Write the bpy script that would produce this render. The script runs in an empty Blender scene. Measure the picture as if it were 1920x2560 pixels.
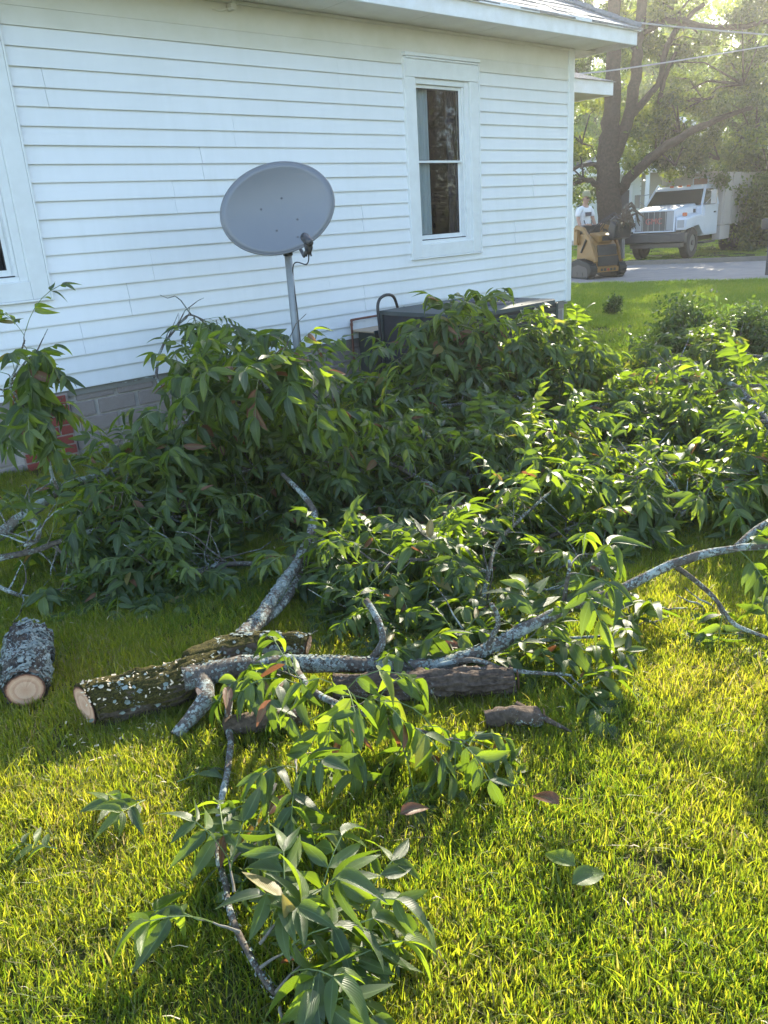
import bpy, bmesh, math, random
import numpy as np
from mathutils import Vector, Matrix, noise as mnoise
random.seed(7); RS = np.random.RandomState(11)
R = math.radians
sc = bpy.context.scene
COL = sc.collection

# ------------------------------------------------------------------ camera
EYE = 1.62; F = 2000.0; PITCH = math.atan(724 / F); ROLL = math.atan(0.066)
cam = bpy.data.cameras.new('camera'); camo = bpy.data.objects.new('camera', cam); COL.objects.link(camo)
cam.sensor_fit = 'VERTICAL'; cam.sensor_height = 24; cam.lens = 24 * F / 2560; cam.clip_end = 900; cam.clip_start = .05
camo.matrix_world = Matrix.Translation((0, 0, EYE)) @ Matrix.Rotation(math.pi / 2 - PITCH, 4, 'X') @ Matrix.Rotation(-ROLL, 4, 'Z')
sc.camera = camo

# ------------------------------------------------------------------ sky, sun, exposure
SUN_AZ, SUN_EL = 22.5, 26.5
w = bpy.data.worlds.new('World'); sc.world = w; w.use_nodes = True
nt = w.node_tree; bg = nt.nodes['Background']; sky = nt.nodes.new('ShaderNodeTexSky'); sky.sky_type = 'NISHITA'
sky.sun_disc = False; sky.sun_elevation = R(SUN_EL); sky.sun_rotation = R(SUN_AZ)
sky.air_density = 1.0; sky.dust_density = 0.7; sky.ozone_density = 1.0
nt.links.new(sky.outputs[0], bg.inputs[0]); bg.inputs[1].default_value = 0.15
sun = bpy.data.lights.new('sun', 'SUN'); sun.energy = 3.8; sun.angle = R(0.5); sun.color = (1, .90, .70)
suno = bpy.data.objects.new('sun', sun); COL.objects.link(suno)
a, e = R(SUN_AZ), R(SUN_EL)
SD = Vector((math.sin(a) * math.cos(e), math.cos(a) * math.cos(e), math.sin(e)))
suno.rotation_euler = SD.to_track_quat('Z', 'Y').to_euler(); suno.location = (6, 12, 20)
sc.view_settings.view_transform = 'Standard'; sc.view_settings.look = 'None'; sc.view_settings.gamma = 1
sc.view_settings.exposure = 2.08
sc.cycles.use_denoising = True; sc.cycles.max_bounces = 8; sc.cycles.transparent_max_bounces = 8
sc.cycles.sample_clamp_indirect = 6; sc.cycles.transmission_bounces = 6

# ------------------------------------------------------------------ pixel -> place
_c, _s = math.cos(ROLL), math.sin(ROLL)
_fw = Vector((0, math.cos(PITCH), -math.sin(PITCH))); _up = Vector((0, math.sin(PITCH), math.cos(PITCH))); _rt = Vector((1, 0, 0))
def ray(px, py):
    u, v = px - 960, py - 1280
    return _rt * (u * _c - v * _s) - _up * (u * _s + v * _c) + _fw * F
def atz(px, py, z=0.0):
    d = ray(px, py); return Vector((0, 0, EYE)) + d * ((z - EYE) / d.z)
def atY(px, py, Y):
    d = ray(px, py); return Vector((0, 0, EYE)) + d * (Y / d.y)
def proj(P):
    P = Vector(P) - Vector((0, 0, EYE)); Z = P.dot(_fw)
    if Z < .1: return None
    a_, b_ = P.dot(_rt) / Z * F, P.dot(_up) / Z * F
    return 960 + a_ * _c - b_ * _s, 1280 - (a_ * _s + b_ * _c)

# ------------------------------------------------------------------ materials
def mat(name, col=(.5, .5, .5), rough=.6, metal=0, spec=.5, noise=None, bump=0, bscale=40, trans=0, tcol=None):
    m = bpy.data.materials.new(name); m.use_nodes = True; n = m.node_tree; b = n.nodes['Principled BSDF']
    b.inputs['Base Color'].default_value = (*col, 1); b.inputs['Roughness'].default_value = rough
    b.inputs['Metallic'].default_value = metal; b.inputs['Specular IOR Level'].default_value = spec
    if noise:
        sc_, amt, col2 = noise
        tc = n.nodes.new('ShaderNodeTexCoord'); nz = n.nodes.new('ShaderNodeTexNoise'); nz.inputs['Scale'].default_value = sc_
        nz.inputs['Detail'].default_value = 6; nz.inputs['Roughness'].default_value = .65
        r = n.nodes.new('ShaderNodeValToRGB'); r.color_ramp.elements[0].position = .35; r.color_ramp.elements[1].position = .7
        r.color_ramp.elements[0].color = (*col, 1); k = [c * (1 - amt) + d * amt for c, d in zip(col, col2)]
        r.color_ramp.elements[1].color = (*k, 1)
        n.links.new(tc.outputs['Object'], nz.inputs[0]); n.links.new(nz.outputs[0], r.inputs[0]); n.links.new(r.outputs[0], b.inputs[0])
    if bump:
        tc = n.nodes.new('ShaderNodeTexCoord'); nz = n.nodes.new('ShaderNodeTexNoise'); nz.inputs['Scale'].default_value = bscale
        nz.inputs['Detail'].default_value = 5; bp = n.nodes.new('ShaderNodeBump'); bp.inputs['Strength'].default_value = bump
        bp.inputs['Distance'].default_value = .01
        n.links.new(tc.outputs['Object'], nz.inputs[0]); n.links.new(nz.outputs[0], bp.inputs['Height']); n.links.new(bp.outputs[0], b.inputs['Normal'])
    return m

def leaf_mat(name, ramp, trans_ramp, tfac=.42, rough=.38, patch=0):
    """thin leaf: colour picked by the 'tint' vertex value, light passes through"""
    m = bpy.data.materials.new(name); m.use_nodes = True; n = m.node_tree; L = n.links
    b = n.nodes['Principled BSDF']; out = n.nodes['Material Output']
    at = n.nodes.new('ShaderNodeAttribute'); at.attribute_name = 'tint'
    fac = at.outputs['Fac']
    if patch:
        g = n.nodes.new('ShaderNodeNewGeometry'); nz = n.nodes.new('ShaderNodeTexNoise'); nz.inputs['Scale'].default_value = patch
        nz.inputs['Detail'].default_value = 3
        L.new(g.outputs['Position'], nz.inputs[0])
        mm = n.nodes.new('ShaderNodeMath'); mm.operation = 'MULTIPLY_ADD'; mm.inputs[1].default_value = 1.3; mm.inputs[2].default_value = -.62
        L.new(nz.outputs[0], mm.inputs[0]); ad = n.nodes.new('ShaderNodeMath'); ad.operation = 'ADD'; ad.use_clamp = True
        L.new(mm.outputs[0], ad.inputs[0]); L.new(fac, ad.inputs[1]); fac = ad.outputs[0]
    def rmp(st):
        r = n.nodes.new('ShaderNodeValToRGB'); cr = r.color_ramp
        while len(cr.elements) < len(st): cr.elements.new(.5)
        for el, (p, c) in zip(cr.elements, st): el.position = p; el.color = (*c, 1)
        L.new(fac, r.inputs[0]); return r
    c1, c2 = rmp(ramp), rmp(trans_ramp)
    # midrib and side veins from the leaf's own coordinates
    uv = n.nodes.new('ShaderNodeUVMap'); sx = n.nodes.new('ShaderNodeSeparateXYZ'); L.new(uv.outputs[0], sx.inputs[0])
    ab = n.nodes.new('ShaderNodeMath'); ab.operation = 'SUBTRACT'; L.new(sx.outputs[1], ab.inputs[0]); ab.inputs[1].default_value = .5
    ab2 = n.nodes.new('ShaderNodeMath'); ab2.operation = 'ABSOLUTE'; L.new(ab.outputs[0], ab2.inputs[0])
    rib = n.nodes.new('ShaderNodeMapRange'); rib.inputs[1].default_value = .015; rib.inputs[2].default_value = .05
    rib.inputs[3].default_value = 1; rib.inputs[4].default_value = 0; L.new(ab2.outputs[0], rib.inputs[0])
    ma = n.nodes.new('ShaderNodeMath'); ma.operation = 'SUBTRACT'; L.new(sx.outputs[0], ma.inputs[0]); L.new(ab2.outputs[0], ma.inputs[1])
    mb = n.nodes.new('ShaderNodeMath'); mb.operation = 'MULTIPLY'; L.new(ma.outputs[0], mb.inputs[0]); mb.inputs[1].default_value = 75
    ms = n.nodes.new('ShaderNodeMath'); ms.operation = 'SINE'; L.new(mb.outputs[0], ms.inputs[0])
    mx = n.nodes.new('ShaderNodeMix'); mx.data_type = 'RGBA'; mx.blend_type = 'MIX'; L.new(c1.outputs[0], mx.inputs[6])
    mx.inputs[7].default_value = (.22, .3, .12, 1)
    mf = n.nodes.new('ShaderNodeMath'); mf.operation = 'MULTIPLY'; mf.inputs[1].default_value = .55; L.new(rib.outputs[0], mf.inputs[0])
    L.new(mf.outputs[0], mx.inputs[0]); L.new(mx.outputs[2], b.inputs[0])
    bp = n.nodes.new('ShaderNodeBump'); bp.inputs['Strength'].default_value = .25; bp.inputs['Distance'].default_value = .002
    L.new(ms.outputs[0], bp.inputs['Height']); L.new(bp.outputs[0], b.inputs['Normal'])
    b.inputs['Roughness'].default_value = rough; b.inputs['Specular IOR Level'].default_value = .5
    t = n.nodes.new('ShaderNodeBsdfTranslucent'); L.new(c2.outputs[0], t.inputs[0])
    mi = n.nodes.new('ShaderNodeMixShader'); mi.inputs[0].default_value = tfac
    L.new(b.outputs[0], mi.inputs[1]); L.new(t.outputs[0], mi.inputs[2]); L.new(mi.outputs[0], out.inputs[0])
    return m

M = {}
LEAFR = [(0, (.032, .056, .024)), (.5, (.055, .088, .032)), (.8, (.11, .15, .04)), (.93, (.16, .19, .04)), (.97, (.22, .12, .06)), (1, (.18, .09, .05))]
LEAFT = [(0, (.15, .24, .012)), (.5, (.26, .40, .015)), (.8, (.40, .54, .02)), (.93, (.5, .52, .04)), (.97, (.35, .17, .06)), (1, (.25, .1, .04))]
M['leaf'] = leaf_mat('pecan_leaf', LEAFR, LEAFT, .42, .42)
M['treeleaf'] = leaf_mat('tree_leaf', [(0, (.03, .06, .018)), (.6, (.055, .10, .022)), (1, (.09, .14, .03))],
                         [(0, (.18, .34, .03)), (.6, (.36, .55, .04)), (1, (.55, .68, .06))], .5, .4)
M['bushleaf'] = leaf_mat('bush_leaf', [(0, (.025, .05, .018)), (1, (.06, .10, .025))], [(0, (.12, .24, .02)), (1, (.34, .5, .04))], .35, .25)
M['grass'] = leaf_mat('grass_blade', [(0, (.065, .105, .018)), (.45, (.14, .17, .025)), (.7, (.18, .195, .04)), (.84, (.3, .27, .11)), (1, (.42, .33, .17))],
                      [(0, (.25, .41, .015)), (.45, (.57, .61, .025)), (.7, (.76, .68, .05)), (.84, (.5, .42, .14)), (1, (.5, .37, .16))], .5, .4, patch=1.3)
M['grassfar'] = leaf_mat('grass_blade_far', [(0, (.055, .10, .016)), (.6, (.10, .15, .022)), (1, (.18, .19, .04))],
                         [(0, (.25, .42, .015)), (.6, (.45, .57, .03)), (1, (.6, .58, .07))], .42, .5, patch=.5)

def bark_mat(name, base, moss, lichen, mo=.5, scale=1.0, litone=(.31, .35, .32)):
    m = bpy.data.materials.new(name); m.use_nodes = True; n = m.node_tree; L = n.links; b = n.nodes['Principled BSDF']
    tc = n.nodes.new('ShaderNodeTexCoord')
    def nz(s, d=6, r=.6):
        k = n.nodes.new('ShaderNodeTexNoise'); k.inputs['Scale'].default_value = s * scale; k.inputs['Detail'].default_value = d; k.inputs['Roughness'].default_value = r
        L.new(tc.outputs['Object'], k.inputs[0]); return k
    def ramp(src, p0, p1, c0, c1):
        r = n.nodes.new('ShaderNodeValToRGB'); r.color_ramp.elements[0].position = p0; r.color_ramp.elements[1].position = p1
        r.color_ramp.elements[0].color = (*c0, 1); r.color_ramp.elements[1].color = (*c1, 1); L.new(src, r.inputs[0]); return r
    def mix(f, c0, c1):
        x = n.nodes.new('ShaderNodeMix'); x.data_type = 'RGBA'; L.new(f, x.inputs[0]); L.new(c0, x.inputs[6]); L.new(c1, x.inputs[7]); return x.outputs[2]
    n1 = nz(60); cb = ramp(n1.outputs[0], .35, .68, tuple(c * .45 for c in base), base)
    cur = cb.outputs[0]
    if moss:
        g = n.nodes.new('ShaderNodeNewGeometry'); sp = n.nodes.new('ShaderNodeSeparateXYZ'); L.new(g.outputs['Normal'], sp.inputs[0])
        n2 = nz(7, 4); ad = n.nodes.new('ShaderNodeMath'); ad.operation = 'MULTIPLY_ADD'; ad.inputs[1].default_value = .25; L.new(sp.outputs[2], ad.inputs[0]); L.new(n2.outputs[0], ad.inputs[2])
        f = ramp(ad.outputs[0], mo, mo + .08, (0, 0, 0), (1, 1, 1))
        n3 = nz(150, 3); cm = ramp(n3.outputs[0], .35, .7, (.022, .02, .008), (.10, .085, .02)); cur = mix(f.outputs[0], cur, cm.outputs[0])
    n4 = nz(9, 2); n5 = nz(85, 5, .75); ad = n.nodes.new('ShaderNodeMath'); ad.operation = 'MULTIPLY_ADD'; ad.inputs[1].default_value = .45; L.new(n4.outputs[0], ad.inputs[0]); n5h = n.nodes.new('ShaderNodeMath'); n5h.operation = 'MULTIPLY'; n5h.inputs[1].default_value = .55; L.new(n5.outputs[0], n5h.inputs[0]); L.new(n5h.outputs[0], ad.inputs[2])
    f = ramp(ad.outputs[0], .62 - lichen * .3, .645 - lichen * .3, (0, 0, 0), (1, 1, 1))
    n6 = nz(30, 3); cl = ramp(n6.outputs[0], .4, .6, tuple(c * .75 for c in litone), tuple(min(1, c * 1.25) for c in litone)); cur = mix(f.outputs[0], cur, cl.outputs[0])
    L.new(cur, b.inputs[0]); b.inputs['Roughness'].default_value = .9; b.inputs['Specular IOR Level'].default_value = .15
    bp = n.nodes.new('ShaderNodeBump'); bp.inputs['Strength'].default_value = 1; bp.inputs['Distance'].default_value = .008 / scale
    L.new(n5.outputs[0], bp.inputs['Height']); L.new(bp.outputs[0], b.inputs['Normal'])
    return m
M['log'] = bark_mat('mossy_bark', (.14, .11, .085), True, .06, .46)
M['limb'] = bark_mat('lichen_bark', (.17, .145, .12), False, .36)
M['limb_brown'] = bark_mat('brown_bark', (.16, .12, .09), False, .13)
M['log_lichen'] = bark_mat('grey_lichen_bark', (.10, .085, .07), False, .40)
M['limb_pale'] = bark_mat('pale_bark', (.26, .23, .19), False, .45)
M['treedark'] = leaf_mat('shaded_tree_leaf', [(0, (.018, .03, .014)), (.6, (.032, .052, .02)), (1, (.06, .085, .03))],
                         [(0, (.10, .17, .02)), (.6, (.26, .37, .03)), (1, (.55, .64, .05))], .4, .3)  # tree leaf copy with the near crowns' inner shade put into its colour
M['trunk'] = bark_mat('tree_trunk_bark', (.085, .064, .05), False, -.3, scale=.25)
M['twig'] = mat('twig_bark', (.09, .07, .05), .8, noise=(60, .7, (.3, .3, .26)))
M['stem'] = mat('green_leaf_stem', (.14, .19, .06), .5)

def cutwood_mat():
    m = bpy.data.materials.new('fresh_cut_wood'); m.use_nodes = True; n = m.node_tree; L = n.links; b = n.nodes['Principled BSDF']
    uv = n.nodes.new('ShaderNodeUVMap'); ln = n.nodes.new('ShaderNodeVectorMath'); ln.operation = 'LENGTH'
    nz = n.nodes.new('ShaderNodeTexNoise'); nz.inputs['Scale'].default_value = 5; nz.inputs['Detail'].default_value = 4; L.new(uv.outputs[0], nz.inputs[0])
    L.new(uv.outputs[0], ln.inputs[0])
    ad = n.nodes.new('ShaderNodeMath'); ad.operation = 'MULTIPLY_ADD'; ad.inputs[1].default_value = .12; L.new(nz.outputs[0], ad.inputs[0]); L.new(ln.outputs['Value'], ad.inputs[2])
    r = n.nodes.new('ShaderNodeValToRGB'); cr = r.color_ramp; cr.elements[0].color = (.52, .30, .19, 1); cr.elements[1].color = (.12, .05, .03, 1)
    cr.elements[0].position = .1; cr.elements[1].position = 1.03
    for p, c in ((.55, (.62, .40, .27)), (.62, (.5, .27, .17)), (.8, (.62, .40, .26)), (.93, (.5, .26, .16))): q = cr.elements.new(p); q.color = (*c, 1)
    L.new(ad.outputs[0], r.inputs[0])
    wv = n.nodes.new('ShaderNodeMath'); wv.operation = 'SINE'; mu = n.nodes.new('ShaderNodeMath'); mu.operation = 'MULTIPLY'; mu.inputs[1].default_value = 95
    L.new(ad.outputs[0], mu.inputs[0]); L.new(mu.outputs[0], wv.inputs[0])
    mr = n.nodes.new('ShaderNodeMapRange'); mr.inputs[1].default_value = -1; mr.inputs[2].default_value = 1; mr.inputs[3].default_value = .88; mr.inputs[4].default_value = 1.04; L.new(wv.outputs[0], mr.inputs[0])
    mx = n.nodes.new('ShaderNodeMix'); mx.data_type = 'RGBA'; mx.blend_type = 'MULTIPLY'; mx.inputs[0].default_value = 1; L.new(r.outputs[0], mx.inputs[6]); L.new(mr.outputs[0], mx.inputs[7])
    L.new(mx.outputs[2], b.inputs[0]); b.inputs['Roughness'].default_value = .8
    return m
M['cut'] = cutwood_mat()

def siding_mat():
    m = mat('white_vinyl_siding', (.82, .84, .86), .42, bump=.12, bscale=1.6); n = m.node_tree; L = n.links; b = n.nodes['Principled BSDF']
    tc = n.nodes.new('ShaderNodeTexCoord'); mp = n.nodes.new('ShaderNodeMapping'); mp.inputs['Scale'].default_value = (5, 1, .5); L.new(tc.outputs['Object'], mp.inputs[0])
    a_ = n.nodes.new('ShaderNodeTexNoise'); a_.inputs['Scale'].default_value = 2.0; a_.inputs['Detail'].default_value = 7; a_.inputs['Roughness'].default_value = .7; L.new(mp.outputs[0], a_.inputs[0])
    c_ = n.nodes.new('ShaderNodeTexNoise'); c_.inputs['Scale'].default_value = 1.1; c_.inputs['Detail'].default_value = 5; L.new(tc.outputs['Object'], c_.inputs[0])
    sp = n.nodes.new('ShaderNodeSeparateXYZ'); L.new(tc.outputs['Object'], sp.inputs[0])
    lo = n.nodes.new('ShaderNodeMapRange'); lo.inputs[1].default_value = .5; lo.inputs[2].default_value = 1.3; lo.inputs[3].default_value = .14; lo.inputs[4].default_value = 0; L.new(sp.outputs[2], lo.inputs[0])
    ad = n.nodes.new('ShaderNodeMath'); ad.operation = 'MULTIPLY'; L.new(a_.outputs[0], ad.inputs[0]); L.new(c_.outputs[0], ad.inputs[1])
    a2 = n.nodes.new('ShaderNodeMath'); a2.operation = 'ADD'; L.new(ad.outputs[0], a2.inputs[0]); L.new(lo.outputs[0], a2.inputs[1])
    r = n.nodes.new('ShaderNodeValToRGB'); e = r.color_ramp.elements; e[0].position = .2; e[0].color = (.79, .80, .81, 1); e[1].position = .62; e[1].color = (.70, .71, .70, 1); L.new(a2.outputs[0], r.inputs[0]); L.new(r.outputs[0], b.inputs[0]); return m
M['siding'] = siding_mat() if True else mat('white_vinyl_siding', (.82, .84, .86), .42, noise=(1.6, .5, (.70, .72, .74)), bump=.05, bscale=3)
M['trim'] = mat('white_window_trim', (.78, .80, .80), .4, noise=(9, .5, (.66, .67, .66)))
M['frieze'] = mat('cream_frieze', (.74, .72, .66), .5, noise=(2.5, .6, (.60, .58, .48)), bump=.05, bscale=4)  # cream base with a duller beige mottle at random
M['soffit'] = mat('off_white_soffit', (.76, .75, .70), .55, noise=(3, .6, (.60, .57, .50)), bump=.1, bscale=8)
M['fascia'] = mat('white_fascia_paint', (.80, .82, .84), .4, noise=(5, .6, (.62, .62, .60)))
M['shingle'] = mat('grey_asphalt_shingle', (.16, .16, .165), .9, noise=(30, .8, (.30, .29, .28)), bump=.5, bscale=150)
M['block'] = mat('concrete_block', (.27, .225, .205), .9, noise=(14, .8, (.30, .26, .24)), bump=.6, bscale=90)
M['mortar'] = mat('pale_mortar', (.50, .46, .42), .9, noise=(22, .8, (.36, .32, .29)), bump=.7, bscale=70)
M['brick'] = mat('red_brick', (.24, .05, .036), .85, noise=(20, .7, (.20, .05, .04)), bump=.5, bscale=90)
M['dark'] = mat('dark_room', (.018, .021, .034), .9)
M['sheath'] = mat('wall_sheathing', (.25, .24, .22), .9)
M['curtain'] = mat('pale_green_curtain', (.50, .56, .54), .8)
M['gasket'] = mat('black_gasket', (.03, .03, .035), .5)
M['galv'] = mat('galvanised_steel_pole', (.26, .28, .29), .5, .25, noise=(14, .6, (.22, .23, .24)), bump=.05)
M['dish'] = mat('grey_dish_paint', (.18, .19, .215), .38, noise=(3, .5, (.155, .165, .19)))
M['dishrim'] = mat('dish_rim', (.16, .165, .18), .3)
M['lnb'] = mat('dark_grey_plastic', (.05, .05, .055), .4)
M['bolt'] = mat('steel_bolt', (.10, .10, .11), .35, .7)
M['acdark'] = mat('dark_painted_steel', (.022, .025, .035), .45, noise=(6, .5, (.04, .042, .05)))
M['actop'] = mat('grey_green_sheet_metal', (.075, .09, .088), .75, .0, spec=.25, noise=(5, .6, (.11, .12, .12)))
M['acframe'] = mat('sheet_metal_dark_green', (.05, .065, .065), .45, .2)
M['copper'] = mat('rusty_red_pipe', (.17, .06, .04), .5, .2, noise=(20, .6, (.1, .05, .04)))
M['black'] = mat('black_rubber', (.018, .018, .018), .65, noise=(20, .5, (.05, .045, .04)))
M['wood_shelf'] = mat('pale_weathered_wood', (.46, .36, .26), .7, noise=(20, .6, (.33, .25, .18)))
M['cable'] = mat('cable_black', (.03, .03, .032), .5)
M['line'] = mat('power_line', (.35, .35, .36), .5)
M['chip'] = mat('fresh_wood_chip', (.62, .50, .34), .8)
M['dirt'] = mat('brown_soil', (.08, .055, .035), .95)
# truck and loader
M['tw'] = mat('white_truck_paint', (.62, .66, .74), .28, noise=(2, .4, (.5, .52, .56)))
M['tb'] = mat('dull_white_box_paint', (.46, .42, .41), .5, noise=(3, .5, (.45, .40, .36)))
M['tdark'] = mat('dark_grille', (.05, .05, .055), .35)
M['tgrey'] = mat('grey_bumper_steel', (.065, .065, .07), .4, .3)
M['tglass'] = mat('dark_windscreen_glass', (.03, .035, .035), .06)
M['tlamp'] = mat('headlight_glass', (.32, .33, .35), .1)
M['amber'] = mat('amber_lens', (.55, .13, .05), .3)
M['red'] = mat('red_lens', (.35, .03, .02), .3)
M['chrome'] = mat('chrome', (.28, .28, .30), .35, .6)
M['pier_mortar'] = mat('stained_pier_mortar', (.34, .29, .26), .9, noise=(22, .8, (.22, .18, .16)))
M['rim'] = mat('painted_wheel_rim', (.10, .10, .10), .5)
M['yellow'] = mat('yellow_machine_paint', (.30, .15, .03), .4, noise=(8, .6, (.2, .12, .05)))
M['mblack'] = mat('black_machine_panel', (.025, .025, .027), .45, noise=(8, .5, (.06, .05, .04)))
M['shirt'] = mat('white_tshirt', (.78, .76, .76), .9)
M['print'] = mat('dark_shirt_print', (.10, .08, .09), .9)
M['skin'] = mat('sunburnt_skin', (.42, .24, .17), .6)
M['jeans'] = mat('dark_trousers', (.04, .045, .06), .9)
M['cap'] = mat('olive_cap', (.28, .26, .15), .9)
M['pants'] = M['jeans']
M['hwall'] = mat('far_white_clapboard', (.66, .70, .66), .6, noise=(3, .4, (.56, .58, .54)))
M['hroof'] = mat('far_grey_roof', (.14, .14, .16), .9, noise=(8, .6, (.22, .22, .23)))
M['hporch'] = mat('far_porch_wall', (.34, .32, .25), .8)
M['hdark'] = mat('far_window_dark', (.05, .05, .06), .15)

def pane_mat():
    m = bpy.data.materials.new('window_glass'); m.use_nodes = True; n = m.node_tree; L = n.links
    out = n.nodes['Material Output']; n.nodes.remove(n.nodes['Principled BSDF'])
    tr = n.nodes.new('ShaderNodeBsdfTransparent'); tr.inputs[0].default_value = (.86, .88, .9, 1)
    gl = n.nodes.new('ShaderNodeBsdfGlossy'); gl.inputs['Roughness'].default_value = .02; gl.inputs[0].default_value = (.8, .85, .9, 1)
    fr = n.nodes.new('ShaderNodeFresnel'); fr.inputs[0].default_value = 1.22
    mi = n.nodes.new('ShaderNodeMixShader'); L.new(fr.outputs[0], mi.inputs[0]); L.new(tr.outputs[0], mi.inputs[1]); L.new(gl.outputs[0], mi.inputs[2]); L.new(mi.outputs[0], out.inputs[0])
    return m
M['glass'] = pane_mat()

# ------------------------------------------------------------------ tagging and mesh helpers
def tag(o, label=None, cat=None, group=None, kind=None):
    if label: o['label'] = label
    if cat: o['category'] = cat
    if group: o['group'] = group
    if kind: o['kind'] = kind
    return o
def empty(name, loc, rz=0, label=None, cat=None, group=None):
    o = bpy.data.objects.new(name, None); o.empty_display_size = .2; COL.objects.link(o); o.location = loc; o.rotation_euler = (0, 0, rz)
    return tag(o, label, cat, group)
def link(name, me, parent=None, m=None):
    o = bpy.data.objects.new(name, me); COL.objects.link(o)
    if m and not me.materials: me.materials.append(m)
    if parent: o.parent = parent
    return o
class B:
    """collects shapes; build() links them as ONE mesh object"""
    def __init__(s): s.v = []; s.f = []; s.uv = None
    def add(s, v, f):
        k = len(s.v); s.v += [tuple(x) for x in v]; s.f += [tuple(i + k for i in q) for q in f]; return s
    def box(s, x0, x1, y0, y1, z0, z1):
        return s.add([(x0, y0, z0), (x1, y0, z0), (x1, y1, z0), (x0, y1, z0), (x0, y0, z1), (x1, y0, z1), (x1, y1, z1), (x0, y1, z1)],
                     [(0, 3, 2, 1), (4, 5, 6, 7), (0, 1, 5, 4), (1, 2, 6, 5), (2, 3, 7, 6), (3, 0, 4, 7)])
    def prism(s, prof, x0, x1, axis='x'):
        """closed profile (a,b) in the two other axes, extruded along axis"""
        n = len(prof)
        def P(t, a_, b_): return {'x': (t, a_, b_), 'y': (a_, t, b_), 'z': (a_, b_, t)}[axis]
        v = [P(x0, *p) for p in prof] + [P(x1, *p) for p in prof]
        f = [tuple(range(n))[::-1], tuple(range(n, 2 * n))] + [(i, (i + 1) % n, n + (i + 1) % n, n + i) for i in range(n)]
        return s.add(v, f)
    def tube(s, pts, rad, seg=8, cap=True, rough=0, fr=8, seed=0, furrow=0):
        pts = [Vector(p) for p in pts]; n = len(pts)
        if not hasattr(rad, '__len__'): rad = [rad] * n
        t0 = (pts[1] - pts[0]).normalized(); u = t0.cross(Vector((0, 0, 1)))
        if u.length < .1: u = t0.cross(Vector((0, 1, 0)))
        u.normalize(); vs = []
        for i, p in enumerate(pts):
            t = (pts[min(i + 1, n - 1)] - pts[max(i - 1, 0)]).normalized()
            u = (u - t * u.dot(t)).normalized(); q = t.cross(u)
            for k in range(seg):
                an = 2 * math.pi * k / seg; d = u * math.cos(an) + q * math.sin(an); r = rad[i]
                if rough: r *= 1 + rough * mnoise.noise((p + d * r) * fr + Vector((seed, 0, 0))) + rough * .6 * mnoise.noise((p + d * r) * fr * 3.3)
                if furrow: r *= 1 + furrow * (abs(mnoise.noise(Vector((math.cos(an) * 4.5, math.sin(an) * 4.5, i * .11 + seed)))) * 1.6 - .35) + furrow * .4 * mnoise.noise(Vector((math.cos(an) * 11, math.sin(an) * 11, i * .5)))
                vs.append(p + d * r)
        f = [(i * seg + k, i * seg + (k + 1) % seg, (i + 1) * seg + (k + 1) % seg, (i + 1) * seg + k) for i in range(n - 1) for k in range(seg)]
        if cap: f += [tuple(range(seg))[::-1], tuple(range((n - 1) * seg, n * seg))]
        return s.add(vs, f)
    def disc(s, c, nrm, r, seg=24, thick=0, rad2=None):
        nrm = Vector(nrm).normalized(); return s.tube([Vector(c), Vector(c) + nrm * max(thick, .001)], [r, rad2 if rad2 is not None else r], seg)
    def build(s, name, m, parent=None, world=False, smooth=False, bevel=0):
        me = bpy.data.meshes.new(name); v = s.v
        if world and parent is not None:
            L_ = parent.location; v = [(x - L_.x, y - L_.y, z - L_.z) for x, y, z in v]
        me.from_pydata(v, [], s.f); me.update()
        if smooth: me.polygons.foreach_set('use_smooth', [True] * len(me.polygons))
        o = link(name, me, parent, m)
        if bevel:
            b = o.modifiers.new('bevel', 'BEVEL'); b.width = bevel; b.segments = 2; b.limit_method = 'ANGLE'; b.angle_limit = R(40)
        return o
def smooth_path(pts, rad, sub=5, jit=0, seed=0):
    """Catmull-Rom through the points, radii interpolated, small kinks"""
    P = [Vector(p) for p in pts]; out = []; ro = []
    for i in range(len(P) - 1):
        p0, p1, p2, p3 = P[max(i - 1, 0)], P[i], P[i + 1], P[min(i + 2, len(P) - 1)]
        for k in range(sub):
            t = k / sub
            q = .5 * ((2 * p1) + (p2 - p0) * t + (2 * p0 - 5 * p1 + 4 * p2 - p3) * t * t + (3 * p1 - p0 - 3 * p2 + p3) * t ** 3)
            if jit: q += Vector((mnoise.noise(q * 9 + Vector((seed, 1, 2))), mnoise.noise(q * 9 + Vector((5, seed, 2))), mnoise.noise(q * 9 + Vector((1, 7, seed))))) * jit
            out.append(q); ro.append(rad[i] * (1 - t) + rad[i + 1] * t)
    out.append(P[-1]); ro.append(rad[-1]); return out, ro

# ------------------------------------------------------------------ frame of the house wall: x along the wall, -y out of it
WD = Vector((.75548, .65517, 0)); WN = Vector((.65517, -.75548, 0)); HO = WN * -6.2297; HZ = math.atan2(WD.y, WD.x)
def wall(w_, o_, z): return HO + WD * w_ + WN * o_ + Vector((0, 0, z))
def woff(P): return P.dot(WN) + 6.2297
def wal(P): return P.dot(WD)
SUNW = 0

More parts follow.
